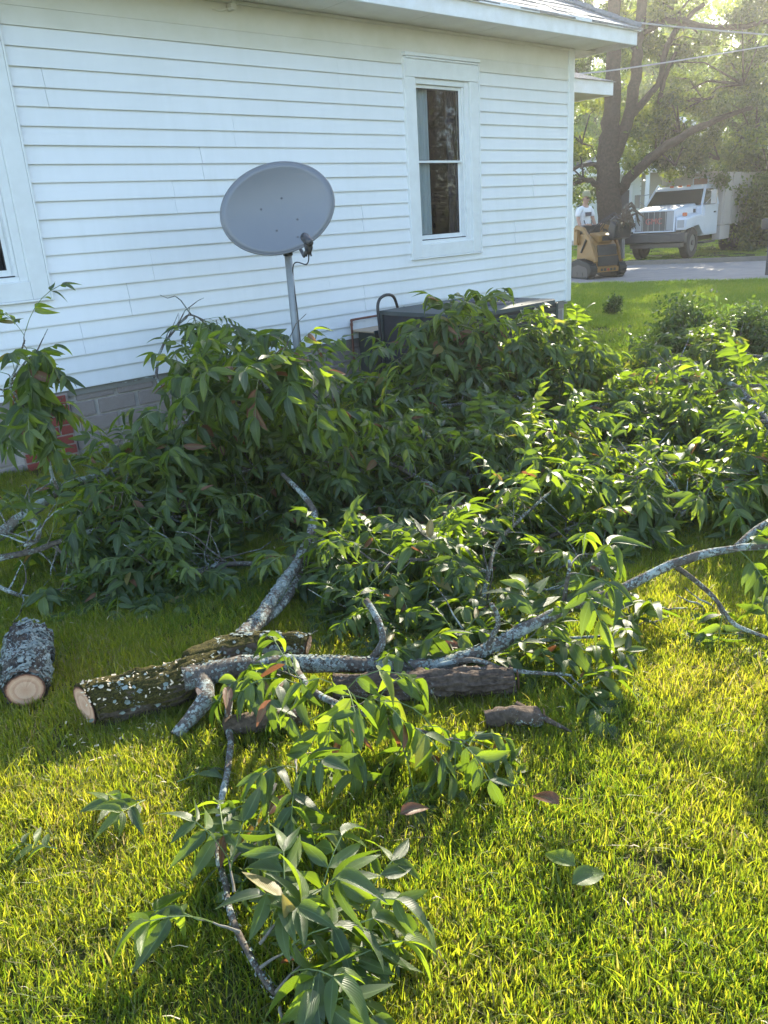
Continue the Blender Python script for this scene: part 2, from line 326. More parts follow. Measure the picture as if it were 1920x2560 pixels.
# ================================================================== GROUND
def sheet(name, pts, z, m, kind='structure', sub=0):
    me = bpy.data.meshes.new(name); me.from_pydata([(x, y, z) for x, y in pts], [], [tuple(range(len(pts)))]); o = link(name, me, None, m); o['kind'] = kind; return o
def ground_mat():
    m = bpy.data.materials.new('lawn_soil_and_thatch'); m.use_nodes = True; n = m.node_tree; L = n.links; b = n.nodes['Principled BSDF']
    tc = n.nodes.new('ShaderNodeTexCoord'); nz = n.nodes.new('ShaderNodeTexNoise'); nz.inputs['Scale'].default_value = 2.2; nz.inputs['Detail'].default_value = 8
    n2 = n.nodes.new('ShaderNodeTexNoise'); n2.inputs['Scale'].default_value = 60; n2.inputs['Detail'].default_value = 6
    L.new(tc.outputs['Object'], nz.inputs[0]); L.new(tc.outputs['Object'], n2.inputs[0])
    r = n.nodes.new('ShaderNodeValToRGB'); r.color_ramp.elements[0].position = .35; r.color_ramp.elements[1].position = .7
    r.color_ramp.elements[0].color = (.045, .07, .016, 1); r.color_ramp.elements[1].color = (.11, .10, .04, 1)
    r2 = n.nodes.new('ShaderNodeValToRGB'); r2.color_ramp.elements[0].position = .3; r2.color_ramp.elements[1].position = .7
    r2.color_ramp.elements[0].color = (.4, .4, .4, 1); r2.color_ramp.elements[1].color = (1.3, 1.3, 1.3, 1)
    mx = n.nodes.new('ShaderNodeMix'); mx.data_type = 'RGBA'; mx.blend_type = 'MULTIPLY'; mx.inputs[0].default_value = 1
    L.new(nz.outputs[0], r.inputs[0]); L.new(n2.outputs[0], r2.inputs[0]); L.new(r.outputs[0], mx.inputs[6]); L.new(r2.outputs[0], mx.inputs[7]); L.new(mx.outputs[2], b.inputs[0])
    b.inputs['Roughness'].default_value = .95; b.inputs['Specular IOR Level'].default_value = .1
    bp = n.nodes.new('ShaderNodeBump'); bp.inputs['Strength'].default_value = .8; bp.inputs['Distance'].default_value = .02; L.new(n2.outputs[0], bp.inputs['Height']); L.new(bp.outputs[0], b.inputs['Normal'])
    return m
M['ground'] = ground_mat()
M['road'] = mat('pale_worn_asphalt_road', (.23, .20, .185), .85, noise=(2.2, .8, (.33, .28, .24)), bump=.3, bscale=60)
M['kerb'] = mat('stained_kerb_concrete', (.22, .19, .16), .9, noise=(6, .6, (.15, .13, .11)), bump=.3, bscale=40)
sheet('lawn', [(-300, -300), (300, -300), (300, 500), (-300, 500)], 0, M['ground'])
RA, RB = atz(1450, 712), atz(1900, 701); RC = atz(1565, 664); RD_ = (RB - RA).normalized(); RNn = Vector((-RD_.y, RD_.x, 0)); RWID = (RC - RA).dot(RNn)
rp = [RA - RD_ * 60, RA + RD_ * 60, RA + RD_ * 60 + RNn * RWID, RA - RD_ * 60 + RNn * RWID]
# road with an uneven near edge where the lawn creeps over it
nseg = 240; ev = []; ef = []
for i in range(nseg + 1):
    t = -60 + 120 * i / nseg; P = RA + RD_ * t
    A_ = P + RNn * (.22 * mnoise.noise(Vector((t * .8, 0, 0))) + .1 * mnoise.noise(Vector((t * 3.1, 4, 0)))); C_ = P + RNn * RWID
    ev += [(A_.x, A_.y, .006), (C_.x, C_.y, .006)]
    if i: k = 2 * i; ef.append((k - 2, k, k + 1, k - 1))
me = bpy.data.meshes.new('road'); me.from_pydata(ev, [], ef); o = link('road', me, None, M['road']); o['kind'] = 'structure'
kb = B(); P0 = RA - RD_ * 60 + RNn * RWID; P1 = RA + RD_ * 60 + RNn * RWID
q = [P0, P1, P1 + RNn * .16, P0 + RNn * .16]; kb.add([(p.x, p.y, 0) for p in q] + [(p.x, p.y, .12) for p in q], [(0, 1, 5, 4), (4, 5, 6, 7), (3, 7, 6, 2), (0, 4, 7, 3), (1, 2, 6, 5)])
kb.build('kerb', M['kerb'])['kind'] = 'structure'

# ------------------------------------------------------------------ leaf shapes
def leaf_template(L_=1, wd=.3, fold=.25, curve=.25, droop=.3, twist=0, nseg=6, fat=.38):
    """pointed leaflet along +x, folded on its midrib; returns verts, quads, uv per vert"""
    v, f, uv = [], [], []
    for i in range(nseg + 1):
        t = i / nseg
        ww = wd * (math.sin(math.pi * min(t ** .72, 1)) ** .85 if 0 < t < 1 else .0)
        x = t * L_; z = -droop * t * t * L_; y = curve * t * t * L_
        ca = math.cos(twist * t); sa = math.sin(twist * t)
        for k, sgn in ((0, -1), (1, 0), (2, 1)):
            yy = sgn * ww / 2; zz = abs(sgn) * ww / 2 * fold
            v.append((x, y + yy * ca - zz * sa, z + yy * sa + zz * ca)); uv.append((t, .5 + sgn * .5))
    for i in range(nseg):
        a_ = i * 3
        for k in (0, 1): f.append((a_ + k, a_ + 3 + k, a_ + 4 + k, a_ + 1 + k))
    return np.array(v), np.array(f), np.array(uv)
rr = random.Random(3)
TEMPL = []
for i in range(22):
    v, f, uv = leaf_template(1, rr.uniform(.27, .38), rr.uniform(.1, .8), rr.uniform(-.3, .3), rr.uniform(-.1, .75), rr.uniform(-1.1, 1.1))
    TEMPL.append((v, f, uv, [rr.uniform(0, .8), rr.uniform(.1, .8), rr.uniform(0, .5)][i % 3] if i < 20 else .95 if i == 20 else 1.0))
NT = 20
def add_attrs(me, uvs, tint):
    """uvs per vertex, tint per vertex"""
    li = np.empty(len(me.loops), dtype=np.int32); me.loops.foreach_get('vertex_index', li)
    ul = me.uv_layers.new(name='UVMap'); ul.data.foreach_set('uv', np.asarray(uvs, dtype=np.float32)[li].ravel())
    at = me.attributes.new('tint', 'FLOAT', 'POINT'); at.data.foreach_set('value', np.asarray(tint, dtype=np.float32))
def np_mesh(name, V, Fq):
    me = bpy.data.meshes.new(name); me.vertices.add(len(V)); me.vertices.foreach_set('co', np.asarray(V, dtype=np.float32).ravel())
    n_, k_ = Fq.shape; me.loops.add(n_ * k_); me.loops.foreach_set('vertex_index', Fq.astype(np.int32).ravel())
    me.polygons.add(n_); me.polygons.foreach_set('loop_start', np.arange(0, n_ * k_, k_, dtype=np.int32)); me.polygons.foreach_set('loop_total', np.full(n_, k_, dtype=np.int32))
    me.update(calc_edges=True); me.polygons.foreach_set('use_smooth', np.ones(n_, dtype=bool)); return me
LEAFMESH = []
for i, (v, f, uv, tn) in enumerate(TEMPL):
    me = np_mesh('leaf_shape', v, f); add_attrs(me, uv, [tn] * len(v)); me.materials.append(M['leaf']); LEAFMESH.append(me)
def joined_leaves(name, mats, kinds, parent, m, templ=TEMPL):
    """many leaves as one mesh; mats: list of 4x4 Matrix (already parent-local)"""
    A = np.array([[list(r) for r in x] for x in mats]); kinds = np.array(kinds); Vs, Fs, Us, Ts = [], [], [], []; base = 0
    for k in np.unique(kinds):
        v, f, uv, tn = templ[k]; S = A[kinds == k]; n_ = len(S)
        W = np.einsum('nij,vj->nvi', S[:, :3, :3], v) + S[:, None, :3, 3]
        Vs.append(W.reshape(-1, 3)); Fs.append((f[None] + (np.arange(n_) * len(v))[:, None, None] + base).reshape(-1, f.shape[1]))
        Us.append(np.tile(uv, (n_, 1))); Ts.append(np.repeat(np.clip(tn + RS.normal(0, .06, n_), 0, .9 if tn < .9 else 1), len(v))); base += n_ * len(v)
    me = np_mesh(name, np.concatenate(Vs), np.concatenate(Fs)); add_attrs(me, np.concatenate(Us), np.concatenate(Ts)); me.materials.append(m)
    o = link(name, me, parent); o['kind'] = 'stuff'; return o
def orient(P, d, up, s):
    d = d.normalized(); y = up.cross(d)
    if y.length < 1e-3: y = Vector((1, 0, 0)).cross(d)
    y.normalize(); z = d.cross(y)
    return Matrix(((d.x * s, y.x * s, z.x * s, P.x), (d.y * s, y.y * s, z.y * s, P.y), (d.z * s, y.z * s, z.z * s, P.z), (0, 0, 0, 1)))

class Branch:
    """a fallen branch: wood tubes, twigs, compound leaves"""
    def __init__(s, seed): s.r = random.Random(seed); s.leaves = []; s.wood = B(); s.twig = B(); s.stem = B(); s.seed = seed; s.ceil = None
    def rv(s, k=1): return Vector((s.r.gauss(0, k), s.r.gauss(0, k), s.r.gauss(0, k)))
    def limb(s, pts, rad, seg=10, sub=5, jit=.012, rough=.14, fr=14):
        P, Rr = smooth_path(pts, rad, sub, jit, s.seed); s.wood.tube(P, Rr, seg, True, rough, fr, s.seed); return P, Rr
    def compound(s, P, D, L_=.26, n=5, size=.12, droop=.5, hang=.5, brown=0):
        """one pinnate leaf: stalk with opposite leaflets and an end leaflet"""
        r = s.r; D = D.normalized(); pts = [P.copy()]; cur = P.copy(); ns = n + 1
        side = D.cross(Vector((0, 0, 1)))
        if side.length < .1: side = Vector((1, 0, 0))
        side.normalize(); side = (side + s.rv(.25)).normalized(); floor = .03
        for i in range(ns):
            cur = cur + D * (L_ / ns); 
            if cur.z < floor: cur.z = floor; D.z = abs(D.z) * .1
            D = (D + Vector((0, 0, -droop / ns))).normalized(); pts.append(cur.copy())
            if i == 0 and n > 2: continue
            up = side.cross(D).normalized()
            if up.z < 0: up = -up
            sz = size * (.6 + .55 * math.sin(math.pi * (i + .8) / (ns + .8))) * r.uniform(.85, 1.12)
            for sg in (-1, 1):
                if r.random() < .07: continue
                d = D * r.uniform(.35, .95) + side * sg * r.uniform(.7, 1.1) + Vector((0, 0, -hang * r.uniform(.0, 1.6))) + s.rv(.12)
                if cur.z < .1 and d.z < -.1: d.z = -.1
                k = r.randrange(NT) if r.random() > brown + .03 else 20 + r.randrange(2)
                s.leaves.append((orient(cur, d, (up + s.rv(.45)).normalized(), sz), k))
        d = D + Vector((0, 0, -.1)); s.leaves.append((orient(cur, d, (side.cross(D) + s.rv(.2)).normalized() if side.cross(D).z > 0 else -(side.cross(D)), size * 1.1), r.randrange(NT)))
        s.stem.tube(pts, [.0022] + [.0016] * (len(pts) - 1), 4, False)
    def spray(s, P, D, L_=.35, n=5, size=.12, droop=.4, hang=.5, spread=.8, lw=.26, brown=0, lift=.15, pairs=(4, 6)):
        """a twig carrying several compound leaves toward its end"""
        r = s.r; D = D.normalized(); cur = P.copy(); pts = [cur.copy()]; st = 6
        for i in range(st):
            D = (D + s.rv(.12) + Vector((0, 0, -droop / st))).normalized(); cur = cur + D * (L_ / st)
            if cur.z < .04: cur.z = .04; D.z = .02
            pts.append(cur.copy())
        s.twig.tube(pts, [.0045 - .0006 * i for i in range(len(pts))], 5, False)
        for j in range(n):
            t = 1 - (j / max(n, 1)) * .65; q = pts[min(int(t * st), st)]; an = j * 2.4 + r.uniform(-.4, .4)
            u = D.cross(Vector((0, 0, 1)));  u = u.normalized() if u.length > .1 else Vector((1, 0, 0)); v = u.cross(D)
            d = D * (1.1 - t * .1 if j == 0 else .55) + (u * math.cos(an) + v * math.sin(an)) * spread * (0.15 if j == 0 else 1) + Vector((0, 0, lift))
            s.compound(q, d, lw * r.uniform(.75, 1.15), r.randint(*pairs), size, droop * 1.6, hang, brown)
    def bare(s, P, n, L_=(.15, .4), r0=.006, up=.3):
        for i in range(n):
            k = s.r.randrange(len(P) - 1); q = P[k].copy(); ax = (P[k + 1] - P[k]).normalized(); d = (s.rv(.6) + ax * .5 + Vector((0, 0, up))).normalized(); l = s.r.uniform(*L_); pts = [q]; dd = d.copy()
            for j in range(5):
                dd = (dd + s.rv(.22)).normalized(); q = q + dd * l / 5; q.z = max(q.z, .03); pts.append(q.copy())
            s.wood.tube(pts, [r0 * (1 - j * .14) for j in range(6)], 5, True)
    def clad(s, P, n, L_=(.25, .5), size=.12, out=1.0, up=.35, droop=.6, hang=.5, start=.15, per=5, bias=None, lw=.26, brown=0, pairs=(4, 6)):
        """side twigs all along a path"""
        r = s.r
        for i in range(n):
            t = start + (1 - start) * (i + r.random()) / n; k = min(int(t * (len(P) - 1)), len(P) - 2); q = P[k].lerp(P[k + 1], r.random())
            ax = (P[k + 1] - P[k]).normalized(); rnd = s.rv(1); rnd = rnd - ax * rnd.dot(ax); rnd.normalize()
            d = rnd * out + ax * .55 + Vector((0, 0, up))
            if bias: d += Vector(bias)
            s.spray(q, d, r.uniform(*L_), per, size * r.uniform(.65, 1.25), droop * r.uniform(.3, 1.4), hang * r.choice((.05, .5, 1, 1.3)), lw=lw, brown=brown, pairs=pairs)
    def build(s, name, base, label, cat='branch', group=None, woodmat=None, maxleaf=300, keep=None):
        root = empty(name, base, 0, label, cat, group)
        if s.wood.v: s.wood.build('wood', woodmat or M['limb'], root, True, True)
        if s.twig.v: s.twig.build('twig', M['twig'], root, True, True)['kind'] = 'stuff'
        if s.stem.v: s.stem.build('leaf_stem', M['stem'], root, True)['kind'] = 'stuff'
        Lv = [l for l in s.leaves if woff(l[0].translation) > .05]
        cp = Vector((0, 0, EYE))
        def score(l):
            p = proj(l[0].translation); d = (l[0].translation - cp).length
            vis = p and -40 < p[0] < 1960 and -40 < p[1] < 2600
            return (0 if vis else 100) + d
        Lv.sort(key=score); T = Matrix.Translation(-root.location)
        for mtx, k in Lv[:maxleaf]:
            o = bpy.data.objects.new('leaf', LEAFMESH[k]); COL.objects.link(o); o.parent = root; o.matrix_basis = T @ mtx
        rest = Lv[maxleaf:]
        if rest: joined_leaves('foliage', [T @ l[0] for l in rest], [l[1] for l in rest], root, M['leaf'])
        return root
# ================================================================== HOUSE
def hit(px, py, o_=0.0):
    """wall coordinates (w, z) under a photo point, on a plane o_ in front of the wall"""
    d = ray(px, py); t = ((-6.2297 + o_) - 0) / d.dot(WN); P = Vector((0, 0, EYE)) + d * t; return P.dot(WD), P.z
house = empty('white_house', HO, HZ, 'single storey house with white vinyl siding on a block foundation, filling the left', 'house')
X0, X1 = -3.0, 8.74
WINS = [(1.21, 2.26), (6.0, 7.05)]; WZ0, WZ1 = 1.245, 3.11; CZ = .1235; ZB = .553
wb = B()       # sheathing behind the panels, with the window openings left free
for z0, z1, cuts in ((.5, 1.375, []), (1.375, 2.9, WINS), (2.9, 3.36, [])):
    xs = [X0] + [v for a_, b_ in cuts for v in (a_ + .13, b_ - .13)] + [X1 - .02]
    for i in range(0, len(xs), 2): wb.box(xs[i], xs[i + 1], .004, .12, z0, z1)
wb.box(X1 - .14, X1 - .02, .121, 8, .5, 3.36)
wb.box(X0, X1 - .02, 7.9, 8.02, .5, 3.36); wb.box(X0, X0 + .1, .121, 7.9, .5, 3.36)
wb.build('wall', M['sheath'], house)
def panel(w0, w1, zb, prd=0.0, courses=2):
    h = CZ; pr = [(0.003, zb)]; o1, o2 = .0225 + prd, .005 + prd
    for c in range(courses):
        z0 = zb + c * h
        if c == 0: pr += [(-o1, z0 - .002), (-o1, z0 + .006)]
        else: pr += [(-o2, z0 + .007), (-o1 + .004, z0 + .007), (-o1 + .004, z0 - .003), (-o1, z0 - .003), (-o1, z0 + .006)]
    pr += [(-o2, zb + courses * h - .0), (.003, zb + courses * h)]
    return B().prism(pr, w0, w1).build('siding_panel', M['siding'], house)
seams_px = {8: [(105, 190), (1240, 180)], 7: [(582, 325)], 6: [(502, 404)], 5: [(434, 490), (1330, 395)], 4: [(905, 560)], 3: [(387, 720), (1285, 590)], 2: [(335, 830), (820, 700)], 1: [(905, 680), (215, 900)], 0: [(1310, 665), (610, 830)], 9: [(840, 150)]}
for k in range(10):
    zb = ZB + 2 * CZ * k; cuts = sorted(hit(*s)[0] for s in seams_px.get(k, []))
    seg = [X0] + [c for c in cuts if X0 < c < X1 - .3] + [X1 - .1]
    for i in range(len(seg) - 1):
        a_, b_ = seg[i] + .0013, seg[i + 1] - .0013; parts = [(a_, b_)]
        if zb + 2 * CZ > 1.32 and zb < 3.0:
            for (c0, c1) in WINS:
                nx = []
                for p0, p1 in parts:
                    if p1 <= c0 or p0 >= c1: nx.append((p0, p1))
                    else:
                        if p0 < c0: nx.append((p0, c0 + .004))
                        if p1 > c1: nx.append((c1 - .004, p1))
                parts = nx
        for p0, p1 in parts: panel(p0, p1, zb, .0022 if (i + k) % 2 else 0)
ft = B().prism([(.003, 3.025), (-.021, 3.021), (-.006, 3.142), (.003, 3.142)], X0, X1 - .1); ft.build('frieze_course', M['frieze'], house)
B().box(X0, X1 - .1, -.009, .003, 3.143, 3.352).build('frieze_board', M['frieze'], house)
B().box(X0, X1 - .1, -.034, -.01, 3.325, 3.351).build('soffit_moulding', M['frieze'], house, bevel=.006)
B().box(X1 - .1, X1 + .012, -.03, .08, .53, 3.351).build('corner_post', M['trim'], house, bevel=.012)
for i in range(10): B().prism([(X1 - .002, ZB + i * 2 * CZ), (X1 + .018, ZB + i * 2 * CZ), (X1 + .004, ZB + (i * 2 + 2) * CZ), (X1 - .002, ZB + (i * 2 + 2) * CZ)], .081, 8, 'y') if 0 else None
# eave: soffit panels, fascia, roof
EO = .52; EW = X1 + .5; ZS = 3.355
for i in range(12):
    a_ = X0 + i * 1.0; b_ = min(a_ + .994, EW - .03)
    B().box(a_, b_, -EO + .02, .0, ZS, ZS + .02).build('soffit_panel', M['soffit'], house)
B().box(X1 + .02, EW - .03, .006, 8.4, ZS, ZS + .02).build('soffit_panel', M['soffit'], house)
B().box(X0, EW, -EO - .005, -EO + .018, ZS - .02, ZS + .145).build('fascia', M['fascia'], house, bevel=.004)
B().box(EW - .023, EW, -EO + .02, 8.5, ZS - .02, ZS + .145).build('fascia', M['fascia'], house, bevel=.004)
B().box(X0, EW + .03, -EO - .035, -EO - .006, ZS + .118, ZS + .15).build('drip_edge', M['fascia'], house)
SL = .55; RZ = ZS + .152
roofo = B(); mid = (8.5 - EO) / 2; rise = (8.5 + EO) / 2 * SL; hx = EW - (8.5 + EO) / 2
roofo.add([(X0, -EO, RZ), (EW, -EO, RZ), (EW, 8.5, RZ), (X0, 8.5, RZ), (X0, mid, RZ + rise), (hx, mid, RZ + rise)], [(0, 1, 5, 4), (1, 2, 5), (3, 4, 5, 2), (0, 3, 2, 1), (0, 4, 3)])
ro = roofo.build('roof', M['shingle'], house)
rs = random.Random(5)
for c in range(16):      # stepped shingle courses, tabs uneven
    y0 = -EO - .04 + c * .14; z0 = RZ - .005 + (y0 + EO) * SL; x = 3.5 + (.15 if c % 2 else 0); sb = B(); xe = EW + .03 - (y0 + EO)
    while x < xe - .05:
        x2 = min(x + .3, xe); j = rs.uniform(-.006, .008); y1 = y0 + .17; th = rs.uniform(.012, .022)
        sb.add([(x, y0 + j, z0 + j), (x2 - .006, y0 + j, z0 + j), (x2 - .006, y1, z0 + .17 * SL), (x, y1, z0 + .17 * SL), (x, y0 + j, z0 + th + j), (x2 - .006, y0 + j, z0 + th + j), (x2 - .006, y1, z0 + .17 * SL + .01), (x, y1, z0 + .17 * SL + .01)],
               [(0, 3, 2, 1), (4, 5, 6, 7), (0, 1, 5, 4), (1, 2, 6, 5), (3, 0, 4, 7)]); x = x2
    o = sb.build('shingle_course', M['shingle'], ro); o['kind'] = 'stuff'
hb = B()
for i in range(24):
    t = i * .19 - .02; a_ = Vector((EW - t, -EO + t, RZ + t * SL + .012 - .004 * (i % 2))); b_ = Vector((EW - t - .2, -EO + t + .2, RZ + (t + .2) * SL + .006)); hb.tube([a_, b_], [.055, .05], 6)
hb.build('hip_ridge_cap', M['shingle'], ro)['kind'] = 'stuff'
# porch roof jutting out behind the corner
pr = B(); pz = 3.06
porch_w = (X1 + .02, X1 + 1.72); py0, py1 = .6, 7.5
B().box(porch_w[0], porch_w[1], py0, py1, pz - .02, pz + .02).build('porch_soffit', M['soffit'], house)
B().box(porch_w[0], porch_w[1] + .02, py0 - .025, py0 - .001, pz - .03, pz + .13).build('porch_fascia', M['fascia'], house)
B().box(porch_w[1] + .001, porch_w[1] + .025, py0, py1, pz - .03, pz + .13).build('porch_fascia', M['fascia'], house)
B().add([(porch_w[0], py0 - .05, pz + .132), (porch_w[1] + .06, py0 - .05, pz + .132), (porch_w[1] + .06, py1, pz + .132), (porch_w[0], py1, pz + .132), (porch_w[0], py0 + .1, ZS - .006), (porch_w[0], py1 - .1, ZS - .006)],
        [(0, 1, 4), (1, 2, 5, 4), (2, 3, 5), (0, 3, 2, 1)]).build('porch_roof', M['shingle'], house)
# foundation
fb = B().box(X0, X1 - .06, .03, .2, 0, .54); fb.build('foundation', M['mortar'], house)
for row in range(5):
    zb = -.06 + row * .128; x = X0 + (.0 if row % 2 else -.17)
    while x < X1 - .1:
        a_, b_ = max(x, X0), min(x + .325, X1 - .062)
        if b_ - a_ > .05 and not (a_ < 2.24 and b_ > 1.84):
            j = rs.uniform(-.003, .003)
            if b_ > .2: B().box(a_, b_ - .018, .012 + j, .06, max(zb, 0), min(zb + .110, .535)).build('concrete_block', M['block'], house, bevel=.004)
        elif b_ - a_ > .05:
            if a_ < 1.84 - .05: B().box(a_, 1.82, .012, .06, max(zb, 0), min(zb + .110, .535)).build('concrete_block', M['block'], house, bevel=.004)
            if b_ > 2.26 + .05: B().box(2.26, b_ - .018, .012, .06, max(zb, 0), min(zb + .110, .535)).build('concrete_block', M['block'], house, bevel=.004)
        x += .343
pier = B().box(1.84, 2.24, -.022, .06, 0, .535).build('brick_pier', M['pier_mortar'], house)
for row in range(7):
    zb = -.01 + row * .078; x = 1.84 + (-.1 if row % 2 else 0)
    while x < 2.23:
        a_, b_ = max(x, 1.84), min(x + .19, 2.24)
        if b_ - a_ > .03: j = rs.uniform(-.003, .004); B().box(a_ - .001, b_ - .011, -.034 + j, -.01, max(zb, 0), zb + .065).build('brick', M['brick'], pier, bevel=.003)
        x += .2
def window(w0, w1, upper_curtain=True):
    ca = B(); z0, z1 = WZ0, WZ1; t = .13; po = -.04
    ca.box(w0, w0 + t, po, .0, z0, z1 - t * 1.5); ca.box(w1 - t, w1, po, .0, z0, z1 - t * 1.5); ca.box(w0 + t + .001, w1 - t - .001, po + .003, .0, z0, z0 + t)
    ca.box(w0, w1, po - .004, .0, z1 - t * 1.5 + .001, z1 - .04)
    cas = ca.build('window', M['trim'], house, bevel=.005)
    c2 = B().box(w0 + .004, w1 - .004, po - .016, .0, z1 - .039, z1 - .022).box(w0 - .012, w1 + .012, po - .022, .0, z1 - .018, z1 + .012); c2.build('head_moulding', M['trim'], cas, bevel=.004)
    c3 = B().box(w0 - .016, w0 - .001, po - .006, 0, z0 - .016, z1 - .045).box(w1 + .001, w1 + .016, po - .006, 0, z0 - .016, z1 - .045).box(w0, w1, po - .006, 0, z0 - .016, z0 - .001); c3.build('edge_trim', M['trim'], cas, bevel=.004)
    a_, b_, p0, p1 = w0 + t, w1 - t, z0 + t, z1 - t * 1.5
    fr = B()    # vinyl frame set back in the opening
    fr.box(a_, a_ + .035, -.012, .09, p0, p1).box(b_ - .06, b_, -.012, .09, p0, p1).box(a_ + .036, b_ - .061, -.012, .09, p1 - .05, p1).box(a_ + .036, b_ - .061, -.012, .09, p0, p0 + .035)
    fr.box(b_ - .085, b_ - .061, .004, .09, p0 + .036, p1 - .051)
    fr.build('window_frame', M['trim'], cas, bevel=.004)
    a2, b2 = a_ + .036, b_ - .086; zm = (p0 + p1) / 2 + .01
    def sash(za, zb_, y, tb, nm):
        s_ = B(); k = .028; s_.box(a2, a2 + k, y, y + .03, za, zb_).box(b2 - k, b2, y, y + .03, za, zb_).box(a2 + k, b2 - k, y, y + .03, za, za + tb).box(a2 + k, b2 - k, y, y + .03, zb_ - k, zb_)
        s_.build(nm, M['trim'], cas, bevel=.003)
        g_ = B(); q = .006; g_.box(a2 + k, a2 + k + q, y + .006, y + .02, za + tb, zb_ - k).box(b2 - k - q, b2 - k, y + .006, y + .02, za + tb, zb_ - k).box(a2 + k + q, b2 - k - q, y + .006, y + .02, zb_ - k - q, zb_ - k).box(a2 + k + q, b2 - k - q, y + .006, y + .02, za + tb, za + tb + q)
        g_.build('gasket', M['gasket'], cas)
        B().box(a2 + k + q, b2 - k - q, y + .011, y + .015, za + tb + q, zb_ - k - q).build('window_pane', M['glass'], cas)
    sash(zm, p1 - .052, .02, .022, 'sash'); sash(p0 + .04, zm + .03, .052, .045, 'sash')
    # screen tracks below the lower sash
    B().box(a2, b2, -.006, .012, p0 + .036, p0 + .045).build('sill_track', M['gasket'], cas)
    inn = B(); inn.add([(a_ - .4, .121, p0 - .5), (b_ + .4, .121, p0 - .5), (b_ + .4, .121, p1 + .3), (a_ - .4, .121, p1 + .3), (a_ - .4, 1.6, p0 - .5), (b_ + .4, 1.6, p0 - .5), (b_ + .4, 1.6, p1 + .3), (a_ - .4, 1.6, p1 + .3)], [(4, 5, 6, 7), (0, 4, 7, 3), (1, 2, 6, 5), (3, 7, 6, 2), (0, 1, 5, 4)])
    inn.build('room_behind', M['dark'], cas)
    def curtain(x0_, x1_, y, nm='curtain', m=M['curtain']):
        n_ = 40; v, f = [], []
        for i in range(n_ + 1):
            x = x0_ + (x1_ - x0_) * i / n_; yy = y + .022 * math.sin(i * .95) + .01 * math.sin(i * 2.3)
            v += [(x, yy, p0 - .1), (x, yy, p1 + .05)]
            if i: f.append((2 * i - 2, 2 * i, 2 * i + 1, 2 * i - 1))
        B().add(v, f).build(nm, m, cas, smooth=True)
    curtain(a_ - .05, a_ + .31, .125); 
    curtain(b_ - .16, b_ + .2, .16, m=M['curtain2'])
    return cas
M['curtain2'] = mat('dark_grey_drape', (.03, .035, .055), .9)
for w0, w1 in WINS: window(w0, w1)
# little electrical fitting under the eave
fx = hit(572, 22); fit = B().tube([(fx[0], -.012, 3.30), (fx[0], -.075, 3.30)], [.03, .026], 12).tube([(fx[0] - .01, -.03, 3.29), (fx[0] - .1, -.022, 3.265), (fx[0] - .16, -.014, 3.275)], .006, 6)
fit.build('cable_fitting', M['soffit'], house)
# clinging dirt nests on frieze
# ------------------------------------------------------------------ pipe and box where the ducts enter
pw0, pz0 = hit(878, 800, .06); pw1 = 5.8
pb = B(); pth, prd_ = smooth_path([(pw0, -.06, .30), (pw0, -.06, pz0 - .05), (pw0 + .015, -.06, pz0 - .012), (pw0 + .05, -.06, pz0), (pw1, -.06, pz0 + .0)], [.011] * 5, 4)
pipe = empty('copper_pipe', wall(pw0, 0, 0), HZ, 'thin rusty red pipe elbow running along the lowest siding course to the air conditioner', 'pipe')
pb2 = B().tube([(x - pw0, y, z) for x, y, z in pth], prd_, 8); pb2.build('pipe_run', M['copper'], pipe, smooth=True)
B().tube([(0, -.06, pz0 - .06), (0, -.06, pz0 - .03)], .015, 8).build('pipe_collar', M['copper'], pipe)
bw0, bz0 = hit(893, 822, .1)
duct = empty('duct_box', wall(bw0, .1, 0), HZ, 'dark metal duct box with a pale wooden lid between the wall and the air conditioner', 'duct')
dl = 5.62 - bw0
B().box(.06, dl - .03, -.18, .06, .12, bz0 - .03).build('duct_casing', M['acframe'], duct, bevel=.006)
B().box(-.02, dl - .02, -.27, .06, bz0 - .028, bz0 - .012).build('lid_board', M['wood_shelf'], duct, bevel=.003)
B().box(-.02, dl - .02, .062, .085, bz0 - .05, bz0 + .07).build('back_board', M['trim'], duct, bevel=.003)
B().box(-.025, dl - .02, -.29, -.272, bz0 - .04, bz0 - .004).build('lid_edge', M['acframe'], duct)

# ------------------------------------------------------------------ air conditioner
AW0, AW1, AO0, AO1, AH = 4.97, 6.2, .62, 1.70, .86
ac = empty('air_conditioner', wall(AW0, AO1, 0), HZ, 'low square packaged air conditioner cabinet half buried in cut branches beside the house wall', 'air conditioner')
lw, ld = AW1 - AW0, AO1 - AO0       # local: x 0..lw along wall, y 0..ld toward the wall
B().box(-.06, lw + .06, -.06, ld + .06, 0, .07).build('concrete_pad', M['mortar'], ac, bevel=.01)
B().box(.012, lw - .012, .012, ld - .012, .075, AH - .03).build('cabinet', M['acdark'], ac, bevel=.008)
for x, y in ((0, 0), (lw - .035, 0), (0, ld - .035), (lw - .035, ld - .035)): B().box(x, x + .035, y, y + .035, .072, AH - .03).build('corner_post', M['acframe'], ac, bevel=.004)
tp = B(); n_ = 40; cxx, cyy, rad_ = lw * .62, ld * .5, .33        # top with a round fan opening
ring = [(cxx + rad_ * math.cos(2 * math.pi * i / n_), cyy + rad_ * math.sin(2 * math.pi * i / n_)) for i in range(n_)]
def edge_pt(x, y):
    dx, dy = x - cxx, y - cyy; t = min((lw + .012 - cxx) / dx if dx > 0 else 9e9, (-.012 - cxx) / dx if dx < 0 else 9e9, (ld + .012 - cyy) / dy if dy > 0 else 9e9, (-.012 - cyy) / dy if dy < 0 else 9e9); return cxx + dx * t, cyy + dy * t
v = []; f = []
